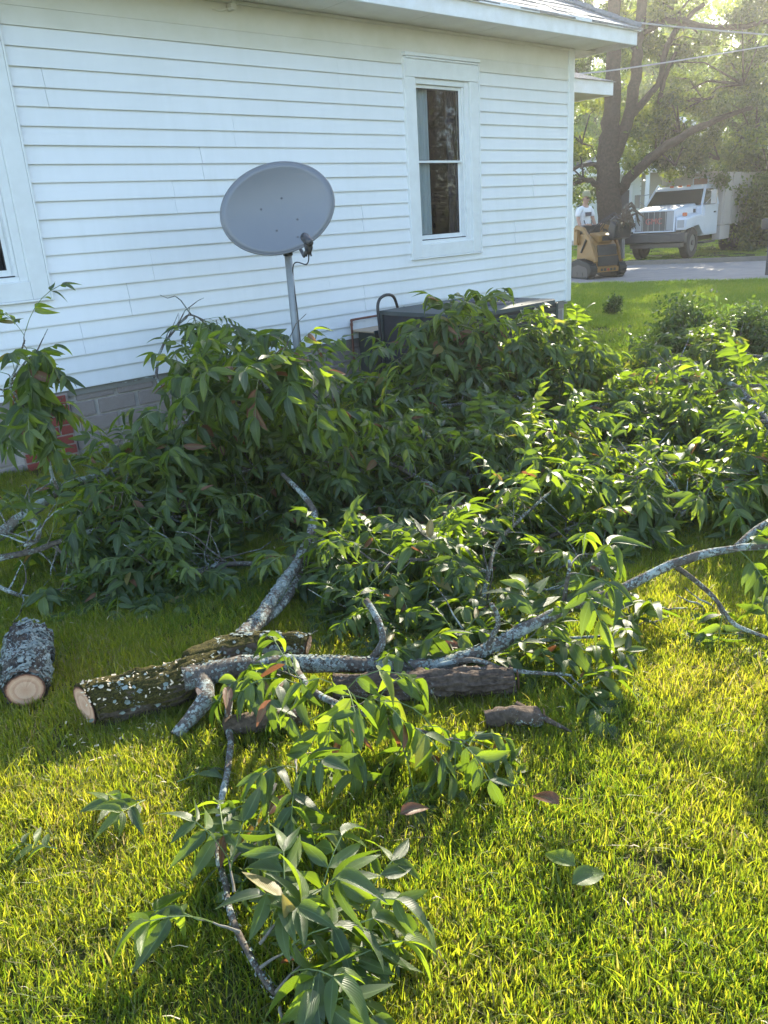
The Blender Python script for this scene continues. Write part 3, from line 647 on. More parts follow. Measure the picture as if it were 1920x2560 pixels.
for i in range(n_): v += [(*ring[i], AH), (*edge_pt(*ring[i]), AH), (*edge_pt(*ring[i]), AH - .035), (*ring[i], AH - .05)]
for i in range(n_):
    a_, b_ = 4 * i, 4 * ((i + 1) % n_); f += [(a_, a_ + 1, b_ + 1, b_), (a_ + 1, a_ + 2, b_ + 2, b_ + 1), (a_, b_, b_ + 3, a_ + 3)]
B().add(v, f).build('top_panel', M['actop'], ac)
lb = B()
for i in range(16):
    z = .14 + i * .042; lb.box(.05, lw - .05, -.004, .012, z, z + .022)
lb.build('side_louvre', M['acframe'], ac)['kind'] = 'stuff'
gb = B()
for k in range(9):
    r_ = .05 + k * .035; gb.tube([(cxx + r_ * math.cos(2 * math.pi * i / 28), cyy + r_ * math.sin(2 * math.pi * i / 28), AH + .004 + .02 * (1 - r_ / .34)) for i in range(29)], .003, 4, False)
for k in range(12):
    an = k * math.pi / 6; gb.tube([(cxx, cyy, AH + .026), (cxx + rad_ * 1.02 * math.cos(an), cyy + rad_ * 1.02 * math.sin(an), AH + .003)], .003, 4)
gb.build('fan_guard', M['bolt'], ac)
fb_ = B()
for k in range(4):
    an = k * math.pi / 2 + .3; c_, s_ = math.cos(an), math.sin(an)
    fb_.add([(cxx + .05 * c_ + .04 * s_, cyy + .05 * s_ - .04 * c_, AH - .09), (cxx + .30 * c_ + .1 * s_, cyy + .30 * s_ - .1 * c_, AH - .09), (cxx + .30 * c_ - .1 * s_, cyy + .3 * s_ + .1 * c_, AH - .05), (cxx + .05 * c_ - .04 * s_, cyy + .05 * s_ + .04 * c_, AH - .06)], [(0, 1, 2, 3)])
fb_.disc((cxx, cyy, AH - .10), (0, 0, 1), .07, 16, .06); fb_.build('fan', M['acdark'], ac)
cp_, cr_ = smooth_path([(-.03, ld * .95, .2), (-.05, ld * .96, .75), (-.04, ld * .97, .93), (.05, ld * .98, .99), (.18, ld * 1.0, .97), (.28, ld * 1.05, .85)], [.014] * 6, 5)
B().tube(cp_, cr_, 8).build('power_conduit', M['cable'], ac, smooth=True)
for x, y in ((.3, .02), (.75, .02), (.3, ld - .03), (lw * .95, .4)): B().disc((x, y + .02, AH), (0, 0, 1), .008, 8, .005).build('screw', M['bolt'], ac)
B().disc((lw * .5, ld * .99, AH), (0, 0, 1), .012, 8, .02).build('screw', M['bolt'], ac)

# ------------------------------------------------------------------ satellite dish
DY = 6.0; DC = atY(695, 522, DY); dn = Vector((.16, -.97, .12)).normalized()
dish = empty('satellite_dish', (DC.x + .1, DY + .12, 0), 0, 'grey oval satellite dish on a galvanised pole in front of the white siding', 'satellite dish')
maj = atY(830, 475, DY) - DC; maj = (maj - dn * maj.dot(dn)).normalized(); mnr = dn.cross(maj).normalized()
if mnr.z < 0: mnr = -mnr
RA_, RB_ = .400, .292; v = []; f = []; NR, NSg = 10, 64
v.append(DC - dn * .045)
for j in range(1, NR + 1):
    t = j / NR
    for i in range(NSg):
        an = 2 * math.pi * i / NSg; v.append(DC + maj * (RA_ * t * math.cos(an)) + mnr * (RB_ * t * math.sin(an)) - dn * (.045 * (1 - t * t)))
for i in range(NSg): f.append((0, 1 + i, 1 + (i + 1) % NSg))
for j in range(NR - 1):
    for i in range(NSg): a_ = 1 + j * NSg; f.append((a_ + i, a_ + NSg + i, a_ + NSg + (i + 1) % NSg, a_ + (i + 1) % NSg))
o = B().add(v, f).build('reflector', M['dish'], dish, True, True); sm = o.modifiers.new('thick', 'SOLIDIFY'); sm.thickness = .004; sm.offset = 0
rm = B(); rm.tube([DC + maj * ((RA_ + .003) * math.cos(2 * math.pi * i / 64)) + mnr * ((RB_ + .003) * math.sin(2 * math.pi * i / 64)) - dn * .006 for i in range(65)], .0085, 8, False); rm.build('rim', M['dishrim'], dish, True, True)
for a_, b_ in ((.12, .16), (-.23, .16), (.2, -.16), (-.08, -.22)):
    pass
for px_, py_ in ((705, 492), (653, 522), (745, 546), (692, 576), (745, 592)):
    q = atY(px_, py_, DY); u_ = (q - DC); aa, bb = u_.dot(maj) / RA_, u_.dot(mnr) / RB_; t2 = min(aa * aa + bb * bb, 1)
    P = DC + maj * aa * RA_ + mnr * bb * RB_ - dn * (.045 * (1 - t2)); B().disc(P + dn * .001, dn, .0085, 12, .006, .006).build('bolt', M['bolt'], dish, True)
PX = atY(742, 860, DY + .12).x; PT = atY(718, 632, DY + .12)
B().tube([(PX, DY + .12, 0), (PX, DY + .12, PT.z + .16)], .028, 20).build('pole', M['galv'], dish, True, True)
B().tube([(PX, DY + .12, PT.z - .02), (PX, DY + .12, PT.z + .14)], .035, 20).build('pole_clamp', M['acframe'], dish, True, True)
bk = B(); c0 = DC - dn * .17; bk.tube([c0, Vector((PX, DY + .12, PT.z + .12))], [.06, .035], 8).tube([c0 + mnr * .12, c0 - mnr * .2], [.025, .025], 6); bk.build('back_bracket', M['acframe'], dish, True)
LB = atY(768, 600, DY - .36); arm0 = atY(752, 624, DY + .02)
B().tube([arm0, atY(760, 640, DY - .2), LB + Vector((0, .03, -.05))], .013, 6).build('feed_arm', M['lnb'], dish, True)
ld_ = (DC - LB).normalized(); lb = B(); lb.tube([LB + ld_ * .05, LB + ld_ * .03, LB - ld_ * .02, LB - ld_ * .05], [.028, .032, .03, .022], 12)
lb.tube([LB + Vector((.0, 0, 0)), LB + Vector((.005, .01, -.05)), LB + Vector((-.004, .03, -.085))], [.026, .03, .02], 8); 
for k in (-1, 0, 1): lb.tube([LB + Vector((k * .012, .02, -.07)), LB + Vector((k * .016, .025, -.105))], .006, 6)
cq, cr2 = smooth_path([LB + Vector((0, .03, -.1)), LB + Vector((-.03, .15, -.16)), Vector((PX + .03, DY + .09, PT.z - .1)), Vector((PX + .031, DY + .09, PT.z - .5)), Vector((PX + .031, DY + .09, .05))], [.0045] * 5, 8); B().tube(cq, cr2, 6).build('coax_cable', M['cable'], dish, True, True)
lb.build('feed_horn', M['lnb'], dish, True, True)
# ================================================================== FALLEN LIMBS
# --- the big mossy limb in front: thick log end, forks
bmain = Branch(21)
def Z(px, py, z): return atz(px, py, z)
L0, L1 = Z(216, 1762, .078), Z(480, 1700, .085)
P_, R_ = smooth_path([L0, Z(330, 1735, .082), Z(440, 1710, .088), Z(520, 1665, .10), Z(590, 1610, .10), Z(650, 1545, .10), Z(700, 1470, .13), Z(755, 1385, .17), Z(786, 1290, .24), Z(760, 1240, .30), Z(705, 1185, .36)],
                     [.078, .078, .080, .056, .040, .031, .026, .022, .018, .015, .011], 10, .004, 3)
logb = B(); logb.tube(P_[:36], R_[:36], 80, True, .12, 16, 4, .22)
_ax = (L1 - L0).normalized(); _sd = Vector((_ax.y, -_ax.x, 0)).normalized()      # the saw went through at a slant
for i_ in range(7):
    for k_ in range(80):
        v_ = Vector(logb.v[i_ * 80 + k_]); logb.v[i_ * 80 + k_] = tuple(v_ + _ax * (.5 * (v_ - P_[i_]).dot(_sd) * (1 - i_ / 7)))
root_main = empty('fallen_limb', (L1.x, L1.y, 0), 0, 'thick mossy limb, sawn at its left end, with long lichen covered forks', 'branch')
logb.build('mossy_butt', M['log'], root_main, True, True)
bmain.wood.tube(P_[34:], R_[34:], 16, True, .18, 20, 4)
# mossy stub lying toward the right, cut short
s1, r1 = smooth_path([Z(470, 1660, .13), Z(560, 1625, .12), Z(660, 1610, .10), Z(768, 1612, .09)], [.045, .052, .045, .040], 12, .004, 9)
B().tube(s1, r1, 48, True, .15, 18, 8, .2).build('sawn_stub', M['log'], root_main, True, True)
# long fork to the right
fk, fr_ = bmain.limb([Z(460, 1700, .12), Z(560, 1675, .12), Z(680, 1662, .10), Z(800, 1660, .10), Z(930, 1662, .09), Z(1060, 1668, .08), Z(1150, 1648, .09), Z(1260, 1600, .13), Z(1400, 1528, .20), Z(1560, 1468, .27), Z(1700, 1405, .36), Z(1830, 1372, .42), Z(1960, 1362, .46)],
                     [.045, .042, .036, .031, .028, .027, .025, .024, .022, .019, .016, .014, .012], 14, 6, .006, .2, 22)
bmain.limb([Z(1835, 1370, .42), Z(1890, 1325, .47), Z(1960, 1280, .52)], [.013, .012, .011], 8)
# low fork with sawn scar
bmain.limb([Z(505, 1690, .12), Z(515, 1745, .10), Z(480, 1795, .06), Z(440, 1838, .03)], [.034, .03, .026, .018], 14, 6, .005, .25, 24)
# second prong beside the rising fork
bmain.limb([Z(655, 1560, .07), Z(715, 1500, .07), Z(765, 1400, .12), Z(790, 1330, .17)], [.018, .019, .017, .012], 12, 6, .006, .2, 24)
# curved spur, hanging twigs
bmain.limb([Z(925, 1652, .10), Z(955, 1610, .16), Z(950, 1560, .22), Z(915, 1500, .27)], [.017, .014, .012, .012], 9, 6, .004)
tw1, _ = bmain.limb([Z(575, 1680, .10), Z(572, 1800, .05), Z(577, 1870, .04), Z(562, 1970, .04), Z(542, 2080, .05), Z(560, 2200, .07), Z(585, 2310, .10), Z(655, 2440, .10), Z(700, 2500, .06)], [.015, .012, .0115, .010, .009, .0085, .008, .007, .006], 9, 6, .005, .25, 40)
tw2, _ = bmain.limb([Z(735, 1665, .11), Z(780, 1725, .17), Z(850, 1762, .21), Z(960, 1800, .20), Z(1110, 1845, .14)], [.014, .012, .010, .008, .005], 8, 6, .005)
tw3, _ = bmain.limb([Z(1215, 1625, .11), Z(1245, 1560, .24), Z(1228, 1510, .34)], [.012, .010, .008], 8)
tw4, _ = bmain.limb([Z(1400, 1528, .20), Z(1415, 1465, .32), Z(1423, 1400, .42)], [.010, .008, .006], 8)
tw5, _ = bmain.limb([Z(1690, 1412, .35), Z(1770, 1480, .22), Z(1840, 1560, .12), Z(1925, 1600, .05)], [.010, .009, .008, .006], 8)
tw6, _ = bmain.limb([Z(1180, 1640, .10), Z(1240, 1620, .08), Z(1360, 1600, .08), Z(1500, 1590, .08)], [.010, .009, .008, .005], 8)
tw7, _ = bmain.limb([Z(1060, 1668, .08), Z(1180, 1650, .12), Z(1300, 1675, .07), Z(1430, 1690, .05)], [.012, .010, .008, .005], 8)
up = (0, 0, 1)
r = bmain.r
# foreground foliage hanging off tw1's end
for (px, py, z, dx, dy, dz, n_, sz) in ((585, 2230, .10, -.2, .5, .5, 3, .12), (600, 2330, .12, -.8, .15, .45, 1, .125), (650, 2360, .13, .6, .6, .7, 4, .135), (650, 2420, .13, 1, .2, .6, 3, .14),
                                         (690, 2480, .10, .9, -.1, .6, 3, .135), (700, 2520, .08, .2, -.7, .4, 3, .13), (720, 2400, .12, 1, .5, .4, 3, .13), (740, 2330, .12, .9, .4, .7, 3, .13), (820, 2300, .10, 1, .2, .5, 3, .12), (760, 2440, .10, .6, -.5, .7, 3, .13), (690, 1960, .16, -.1, -1, .0, 3, .12), (740, 1900, .18, 0, -1, .2, 3, .12), (700, 2050, .13, .1, -1, .1, 3, .11), (575, 2160, .08, .4, .3, .35, 2, .12)):
    bmain.spray(Z(px, py, z), Vector((dx, dy, dz)), .10, n_ + 1, sz * .74, .5, .45, .9, .15, -.01, .2, (2, 3))
# the sunlit spray in the middle and its neighbours
for (px, py, z, dx, dy, dz, n_, sz) in ((790, 1725, .18, -.5, -.5, .9, 5, .115), (850, 1760, .22, .2, -.6, 1., 6, .115), (880, 1775, .21, .7, -.4, .8, 5, .115), (760, 1700, .16, -.9, -.1, .8, 4, .12), (960, 1812, .17, .8, -.4, .5, 4, .115), (1080, 1845, .14, .9, -.2, .3, 4, .11),
                                         (830, 1765, .17, -.1, -1, .3, 4, .125), (1000, 1825, .15, .2, -1, .1, 3, .11), (700, 1690, .14, -.8, -.3, .6, 2, .12), (1110, 1850, .12, .9, .3, .3, 4, .10)):
    bmain.spray(Z(px, py, z), Vector((dx, dy, dz)), .11, n_, sz * .82, 1.0, .6, .8, .18, .03, .25, (2, 4))
for pth_, n_ in ((tw4, 2), (tw5, 3), (tw6, 2), (tw7[10:], 2)): bmain.clad(pth_, n_, (.08, .2), .11, .9, .3, .8, .6, .4, 3, lw=.18, pairs=(2, 4))
bmain.clad(fk[60:], 3, (.1, .2), .10, .8, .7, .8, .7, .3, 3, lw=.16, pairs=(2, 4))
def finish(br, root):
    """put wood, twigs and leaves under an existing root"""
    br.wood.build('limb_wood', M['limb'], root, True, True); br.twig.build('twig', M['twig'], root, True, True)['kind'] = 'stuff'; br.stem.build('leaf_stem', M['stem'], root, True)['kind'] = 'stuff'
    T = Matrix.Translation(-root.location); cp = Vector((0, 0, EYE)); Lv = sorted(br.leaves, key=lambda l: (l[0].translation - cp).length)
    for mtx, k in Lv[:300]:
        o = bpy.data.objects.new('leaf', LEAFMESH[k]); COL.objects.link(o); o.parent = root; o.matrix_basis = T @ mtx
    if Lv[300:]: joined_leaves('foliage', [T @ l[0] for l in Lv[300:]], [l[1] for l in Lv[300:]], root, M['leaf'])
finish(bmain, root_main)

def cut_face(c, nrm, r_, parent, name='cut_face', seed=1, lab=None, asp=1):
    n_ = 40; nrm = nrm.normalized(); u_ = nrm.cross(Vector((0, 0, 1))).normalized(); v_ = u_.cross(nrm); vs = [c + nrm * .004]; uv = [(0, 0)]; f = []
    for j in (1, 2):
        for i in range(n_):
            an = 2 * math.pi * i / n_; k = r_ * (1 + .05 * mnoise.noise(Vector((math.cos(an) * 1.5, math.sin(an) * 1.5, seed)))) * j / 2
            vs.append(c + nrm * .004 + (u_ * math.cos(an) * asp + v_ * math.sin(an) + u_ * math.sin(an) * (1 - asp) * .6) * k + nrm * .002 * mnoise.noise(Vector((an * 3, j, seed)))); uv.append((math.cos(an) * j / 2, math.sin(an) * j / 2))
    for i in range(n_): f.append((0, 1 + i, 1 + (i + 1) % n_)); f.append((1 + i, 1 + n_ + i, 1 + n_ + (i + 1) % n_, 1 + (i + 1) % n_))
    b_ = B().add(vs, f); o = b_.build(name, M['cut'], parent, True, False); me = o.data; ul = me.uv_layers.new(name='UVMap')
    for lp in me.loops: ul.data[lp.index].uv = uv[lp.vertex_index]
    if lab: o['label'] = lab
    return o
ax = (L1 - L0).normalized(); cut_face(L0 - ax * .004, -ax + _sd * .5, .074, root_main, seed=2, asp=1.1)
cut_face(s1[-1] + (s1[-1] - s1[-2]).normalized() * .003, s1[-1] - s1[-2], .038, root_main, seed=5)
sc_ = Z(478, 1762, .12); d_ = Vector((-.35, -.85, .3)).normalized()
cc_ = Z(506, 1742, .10); cd_ = (Vector((0, 0, EYE)) - cc_).normalized(); cs = cut_face(cc_ + cd_ * .0285, cd_, .038, root_main, seed=7, asp=.32) 
# crusty lichen flakes standing off the bark
def flakes(path, rad, n, parent, seed, smin=.004, smax=.012, lo=-1.9, hi=1.9):
    r_ = random.Random(seed); fb2 = B()
    for i in range(n):
        k = r_.randrange(len(path) - 1); t = r_.random(); c = path[k].lerp(path[k + 1], t); rr2 = rad[k]; ax_ = (path[k + 1] - path[k]).normalized(); sd = ax_.cross(Vector((0, 0, 1))).normalized(); up_ = sd.cross(ax_)
        an = r_.uniform(lo, hi)
        if mnoise.noise(Vector((c.x * 14 + an, c.y * 14, an * 1.5 + seed))) < -.02: continue
        nrm = (up_ * math.cos(an) + sd * math.sin(an)).normalized(); P = c + nrm * rr2 * r_.uniform(.97, 1.05); u_ = nrm.cross(Vector((r_.gauss(0, 1), r_.gauss(0, 1), r_.gauss(0, 1)))).normalized(); v_ = nrm.cross(u_); s_ = r_.uniform(smin, smax); m_ = r_.choice((5, 6, 7)); pts = [P + nrm * s_ * .25]
        for q in range(m_):
            a2 = 6.283 * q / m_; pts.append(P + (u_ * math.cos(a2) + v_ * math.sin(a2)) * s_ * r_.uniform(.6, 1.2) + nrm * s_ * r_.uniform(.1, .6))
        fb2.add(pts, [(0, 1 + q, 1 + (q + 1) % m_) for q in range(m_)])
    o_ = fb2.build('lichen_flakes', M['flake'], parent, True); o_['kind'] = 'stuff'
M['flake'] = mat('grey_green_lichen', (.24, .275, .25), .95, noise=(45, .8, (.11, .13, .10)))
flakes(P_[:20], R_[:20], 90, root_main, 1); flakes(P_[30:80], R_[30:80], 1200, root_main, 2, .003, .009); flakes(s1[14:], r1[14:], 450, root_main, 3); flakes(fk[:50], fr_[:50], 1500, root_main, 4, .003, .008); flakes(tw1, [.010] * len(tw1), 300, root_main, 5, .002, .005)
# --- sawn log at the left edge
F0 = Z(64, 1722, .08); FA = Vector((-.32, .9, .02)).normalized(); logl = empty('sawn_log', (F0.x, F0.y, 0), 0, 'short sawn log at the left edge with a round pink cut face', 'log')
pp, pr_ = smooth_path([F0, F0 + FA * .12 + Vector((0, 0, .005)), F0 + FA * .26 + Vector((0, 0, .0)), F0 + FA * .42], [.072, .088, .092, .086], 14, .004, 3)
B().tube(pp, pr_, 80, True, .15, 17, 12, .2).build('bark', M['log_lichen'], logl, True, True)
B().tube([F0 - FA * .004, F0 + FA * .012], [.074, .080], 40, False, .1, 20, 3).build('bark_edge', M['limb_brown'], logl, True, True)
flakes(pp, pr_, 1300, logl, 6)
cut_face(F0 - FA * .006, -FA, .069, logl, seed=11)
B().disc(F0 - FA * .012 + Vector((-.018, 0, .008)), -FA, .004, 10, .002).build('pith_hole', M['dark'], logl, True)
# --- second log lying under the right fork
g0, g1 = Z(835, 1722, .06), Z(1285, 1700, .06); log2 = empty('bark_log', (g0.x, g0.y, 0), 0, 'brown furrowed log lying under the long lichen branch in the middle of the lawn', 'log')
pp, pr_ = smooth_path([g0, g0.lerp(g1, .3), g0.lerp(g1, .65), g1], [.042, .048, .05, .046], 18, .003, 5)
B().tube(pp, pr_, 64, True, .15, 26, 31, .35).build('bark', M['limb_brown'], log2, True, True); cut_face(g1 + (g1 - g0).normalized() * .01, g1 - g0, .038, log2, seed=4)
q0, q1 = Z(1215, 1800, .045), Z(1352, 1790, .05); log3 = empty('short_log', (q0.x, q0.y, 0), 0, 'stubby broken log piece with a pale split end just in front of the brown log', 'log')
pp, pr_ = smooth_path([q0, q0.lerp(q1, .5) + Vector((0, 0, .01)), q1], [.028, .033, .03], 10, .004, 8); B().tube(pp, pr_, 26, True, .3, 26, 77).build('bark', M['limb_brown'], log3, True, True)
cut_face(q1 + (q1 - q0).normalized() * .008, q1 - q0, .026, log3, seed=9)
sp = B(); sp.tube([Z(1290, 1760, .07), Z(1370, 1800, .05), Z(1430, 1830, .03)], [.012, .01, .004], 7); sp.build('splinter', M['limb_brown'], log3, True, True)
lg4a, lg4b = Z(560, 1815, .045), Z(760, 1790, .045); log4 = empty('dark_log', (lg4a.x, lg4a.y, 0), 0, 'dark shaded log piece tucked under the mossy limb below its forks', 'log')
pp, pr_ = smooth_path([lg4a, lg4a.lerp(lg4b, .5), lg4b], [.03, .036, .035], 8, .003, 8); B().tube(pp, pr_, 22, True, .3, 26, 7).build('bark', M['limb_brown'], log4, True, True)

# --- brush pile: limbs by where they lie, each with its own clothing of leaves
def pile(seed, name, label, limbs, clads, sprays=(), woodmat=None, maxleaf=300):
    b = Branch(seed); paths = []
    for pts, rad in limbs: paths.append(b.limb([atY(*p) for p in pts], rad, 10, 6, .012)[0])
    for idx, n, kw in clads: b.clad(paths[idx], n, **kw)
    for (px, py, Y, D, L_, n, sz) in sprays: b.spray(atY(px, py, Y), Vector(D), L_, n, sz, .7, .55, .8, .26, .01)
    for p_ in paths: b.bare(p_, 7)
    base = paths[0][0].copy(); base.z = 0
    return b.build(name, base, label, 'branch', 'cut branches heaped in the brush pile', woodmat, maxleaf)
GP = dict(L_=(.14, .34), size=.092, up=.12, droop=.8, hang=.7, per=5, lw=.25, pairs=(4, 6))
# left front
pile(1, 'fallen_branch', 'pale lichen covered branch entering from the left edge below the brick foundation', [
    ([(-60, 1372, 3.7), (60, 1292, 3.95), (130, 1235, 4.1), (215, 1197, 4.25), (330, 1165, 4.4), (450, 1150, 4.5)], [.034, .03, .027, .022, .017, .01]),
    ([(60, 1292, 3.95), (95, 1310, 3.85), (92, 1350, 3.75), (60, 1362, 3.7)], [.016, .014, .012, .01])],
     [(0, 5, dict(GP, start=.55, L_=(0.10, 0.22)))], woodmat=M['limb_pale'])
pile(2, 'fallen_branch', 'leafy branch drooping over the grass at the left of the brush pile', [
    ([(-30, 1405, 3.75), (90, 1375, 3.8), (200, 1335, 3.85), (330, 1300, 3.95), (450, 1290, 4.05)], [.018, .015, .013, .011, .008]),
    ([(-20, 1460, 3.6), (70, 1490, 3.55), (180, 1488, 3.6), (300, 1462, 3.7), (420, 1440, 3.8)], [.011, .01, .009, .008, .006])],
     [(0, 16, dict(GP, up=0.14, start=.15, L_=(0.12, 0.30))), (1, 9, dict(GP, up=0.04, L_=(0.06, 0.15), start=.35))])
pile(3, 'fallen_branch', 'dark dense branch hanging low in front of the left half of the pile', [
    ([(640, 1370, 4.3), (520, 1300, 4.15), (420, 1240, 4.1), (320, 1230, 4.05), (230, 1250, 4.0)], [.022, .019, .015, .012, .008]),
    ([(540, 1430, 3.75), (470, 1420, 3.7), (400, 1430, 3.65), (330, 1440, 3.6)], [.012, .011, .009, .007])],
     [(0, 19, dict(GP, up=0.10)), (1, 12, dict(GP, up=0.06, L_=(0.08, 0.22)))])
pile(4, 'fallen_branch', 'arched branch with broad hanging leaf fans in the upper left of the pile', [
    ([(800, 1180, 4.9), (720, 1080, 4.75), (620, 1010, 4.6), (530, 1000, 4.5), (470, 1050, 4.4), (420, 1110, 4.3)], [.024, .02, .017, .014, .011, .008]),
    ([(720, 1080, 4.75), (690, 1000, 4.6), (640, 940, 4.5), (700, 930, 4.5)], [.014, .012, .010, .007])],
     [(0, 16, dict(GP, up=0.10, L_=(0.12, 0.26), size=.10)), (1, 6, dict(GP, up=0.15, size=.10))], [(560, 985, 4.3, (-.5, -.4, .5), .12, 6, .135), (650, 960, 4.3, (-.1, -.5, .5), .12, 6, .14), (740, 950, 4.35, (.4, -.5, .5), .12, 6, .14), (610, 920, 4.5, (-.3, -.2, .8), .12, 5, .13), (470, 1040, 4.2, (-.6, -.4, .3), .12, 5, .125), (780, 1010, 4.3, (.6, -.5, .2), .12, 5, .13)])
pile(5, 'fallen_branch', 'upright curling twig with crumpled dark leaves against the siding left of the dish pole', [
    ([(420, 1010, 5.9), (392, 930, 6.1), (405, 870, 6.2), (440, 820, 6.25), (470, 790, 6.3), (512, 800, 6.3)], [.012, .011, .010, .008, .007, .005]),
    ([(470, 960, 6.1), (480, 920, 6.2), (500, 900, 6.2), (560, 905, 6.2)], [.009, .008, .007, .005])],
     [(0, 5, dict(L_=(0.04, 0.09), size=.085, up=-.3, droop=1.6, hang=1.2, start=.82, per=5, lw=.2)), (1, 8, dict(L_=(0.06, 0.15), size=.08, up=0.12, droop=1.2, hang=1.0, per=4, lw=.18))],
     [(540, 800, 6.3, (.2, -.1, -.8), .2, 6, .085), (520, 830, 6.3, (.1, -.1, -1), .2, 6, .085), (500, 800, 6.3, (.8, 0, .45), .1, 2, .07)])
pile(6, 'fallen_branch', 'leafy branch resting at the foot of the dish pole', [
    ([(900, 1120, 5.6), (830, 1030, 5.55), (760, 960, 5.5), (680, 930, 5.5), (590, 920, 5.5), (520, 930, 5.5)], [.02, .017, .014, .012, .010, .007])],
     [(0, 20, dict(GP, up=0.18, L_=(0.12, 0.26), size=.095))], [(800, 940, 5.3, (.2, -.2, .9), .14, 3, .11), (620, 920, 5.2, (-.2, -.2, .9), .16, 4, .12)])
pile(7, 'fallen_branch', 'branch leaning on the air conditioner with pale leaves draped over its top', [
    ([(760, 1140, 5.3), (860, 1050, 5.5), (960, 985, 5.65), (1060, 965, 5.75), (1140, 930, 5.85), (1180, 870, 5.95), (1165, 815, 6.0)], [.024, .022, .018, .015, .012, .009, .006]),
    ([(1060, 945, 5.8), (1180, 925, 5.9), (1280, 885, 6.0), (1340, 870, 6.1)], [.013, .011, .009, .006])],
     [(0, 20, dict(GP, up=0.22, start=.4, size=.10)), (1, 20, dict(GP, up=0.20, L_=(0.12, 0.26), size=.095))],
     [(1150, 830, 5.95, (-.1, -.3, .5), .08, 6, .14), (1170, 840, 5.95, (.3, -.3, .3), .1, 6, .14), (1270, 830, 6.1, (.1, -.1, .7), .12, 3, .09), (1120, 860, 5.85, (-.3, -.4, .3), .12, 6, .13), (1230, 880, 5.95, (.3, -.4, .3), .15, 6, .12), (1085, 860, 5.75, (-.2, -.2, .7), .12, 6, .13), (1120, 820, 5.8, (.1, -.2, .8), .1, 5, .14), (1010, 920, 5.5, (-.3, -.2, .5), .14, 6, .10), (960, 950, 5.4, (-.5, -.2, .4), .16, 6, .10), (1060, 905, 5.7, (-.3, -.3, .5), .14, 6, .11), (1290, 840, 6.1, (.2, -.2, .5), .14, 5, .10)])
pile(8, 'fallen_branch', 'dense dark branch at the corner of the house behind the air conditioner side', [
    ([(1000, 1180, 5.6), (1120, 1080, 5.9), (1240, 1010, 6.1), (1340, 955, 6.3), (1400, 920, 6.4)], [.026, .022, .018, .014, .009]),
    ([(1120, 1080, 5.9), (1260, 1040, 5.9), (1380, 980, 6.0), (1440, 930, 6.1)], [.016, .013, .010, .007])],
     [(0, 30, dict(GP, up=0.20, L_=(0.16, 0.34))), (1, 22, dict(GP, up=0.20))], [(1395, 880, 6.2, (.4, -.2, .2), .2, 6, .12), (1420, 930, 6.1, (.6, -.2, .2), .2, 6, .12), (1340, 880, 6.2, (.1, -.3, .3), .2, 5, .12)])
pile(9, 'fallen_branch', 'leafy branch sprawling through the middle of the pile below the dish', [
    ([(840, 1500, 3.9), (870, 1380, 4.3), (890, 1270, 4.6), (900, 1180, 4.7), (980, 1110, 5.0)], [.024, .021, .018, .014, .010]),
    ([(600, 1330, 4.4), (700, 1300, 4.4), (800, 1290, 4.4), (920, 1300, 4.35), (1040, 1310, 4.3)], [.018, .017, .015, .012, .008])],
     [(0, 22, dict(GP, up=0.18, start=.35)), (1, 20, dict(GP, up=0.16, L_=(0.12, 0.29)))])
pile(10, 'fallen_branch', 'branch with drooping leaf fans in the centre of the pile', [
    ([(1240, 1330, 4.3), (1130, 1250, 4.4), (1020, 1180, 4.5), (930, 1150, 4.55), (840, 1160, 4.5)], [.02, .017, .014, .011, .008]),
    ([(960, 1500, 3.6), (1060, 1440, 3.7), (1160, 1370, 3.85), (1260, 1330, 4.0)], [.013, .012, .010, .007])],
     [(0, 26, dict(GP, up=0.20)), (1, 14, dict(GP, up=0.16, L_=(0.10, 0.22), size=.10))])
pile(11, 'fallen_branch', 'front branch with large pale leaves hanging above the lichen limb', [
    ([(1180, 1640, 3.0), (1205, 1530, 3.15), (1222, 1430, 3.3), (1250, 1350, 3.5), (1330, 1270, 3.75), (1390, 1220, 3.9)], [.013, .012, .011, .010, .008, .006]),
    ([(1222, 1430, 3.3), (1120, 1400, 3.3), (1010, 1400, 3.3), (930, 1420, 3.3)], [.009, .008, .007, .005])],
     [(0, 11, dict(GP, up=0.16, L_=(0.08, 0.21), start=.5, size=.10)), (1, 10, dict(GP, up=0.18, L_=(0.08, 0.19), size=.10))])
pile(12, 'fallen_branch', 'sunlit yellow green branch in the right half of the pile', [
    ([(1000, 1270, 4.6), (1120, 1210, 4.6), (1250, 1180, 4.6), (1380, 1150, 4.6), (1500, 1160, 4.55), (1600, 1200, 4.5)], [.022, .019, .016, .013, .010, .007]),
    ([(1290, 1400, 3.7), (1400, 1330, 3.8), (1500, 1300, 3.9), (1620, 1280, 4.0)], [.013, .011, .009, .006])],
     [(0, 30, dict(GP, up=0.22, size=.10)), (1, 18, dict(GP, up=0.20, L_=(0.12, 0.26)))])
pile(13, 'fallen_branch', 'loose branch with narrow leaves behind the sunlit one near the gap of grass', [
    ([(1100, 1180, 5.5), (1250, 1110, 5.6), (1400, 1040, 5.7), (1530, 1010, 5.8), (1620, 1030, 5.8)], [.02, .017, .013, .010, .007])],
     [(0, 32, dict(GP, up=0.14, L_=(0.16, 0.34)))])
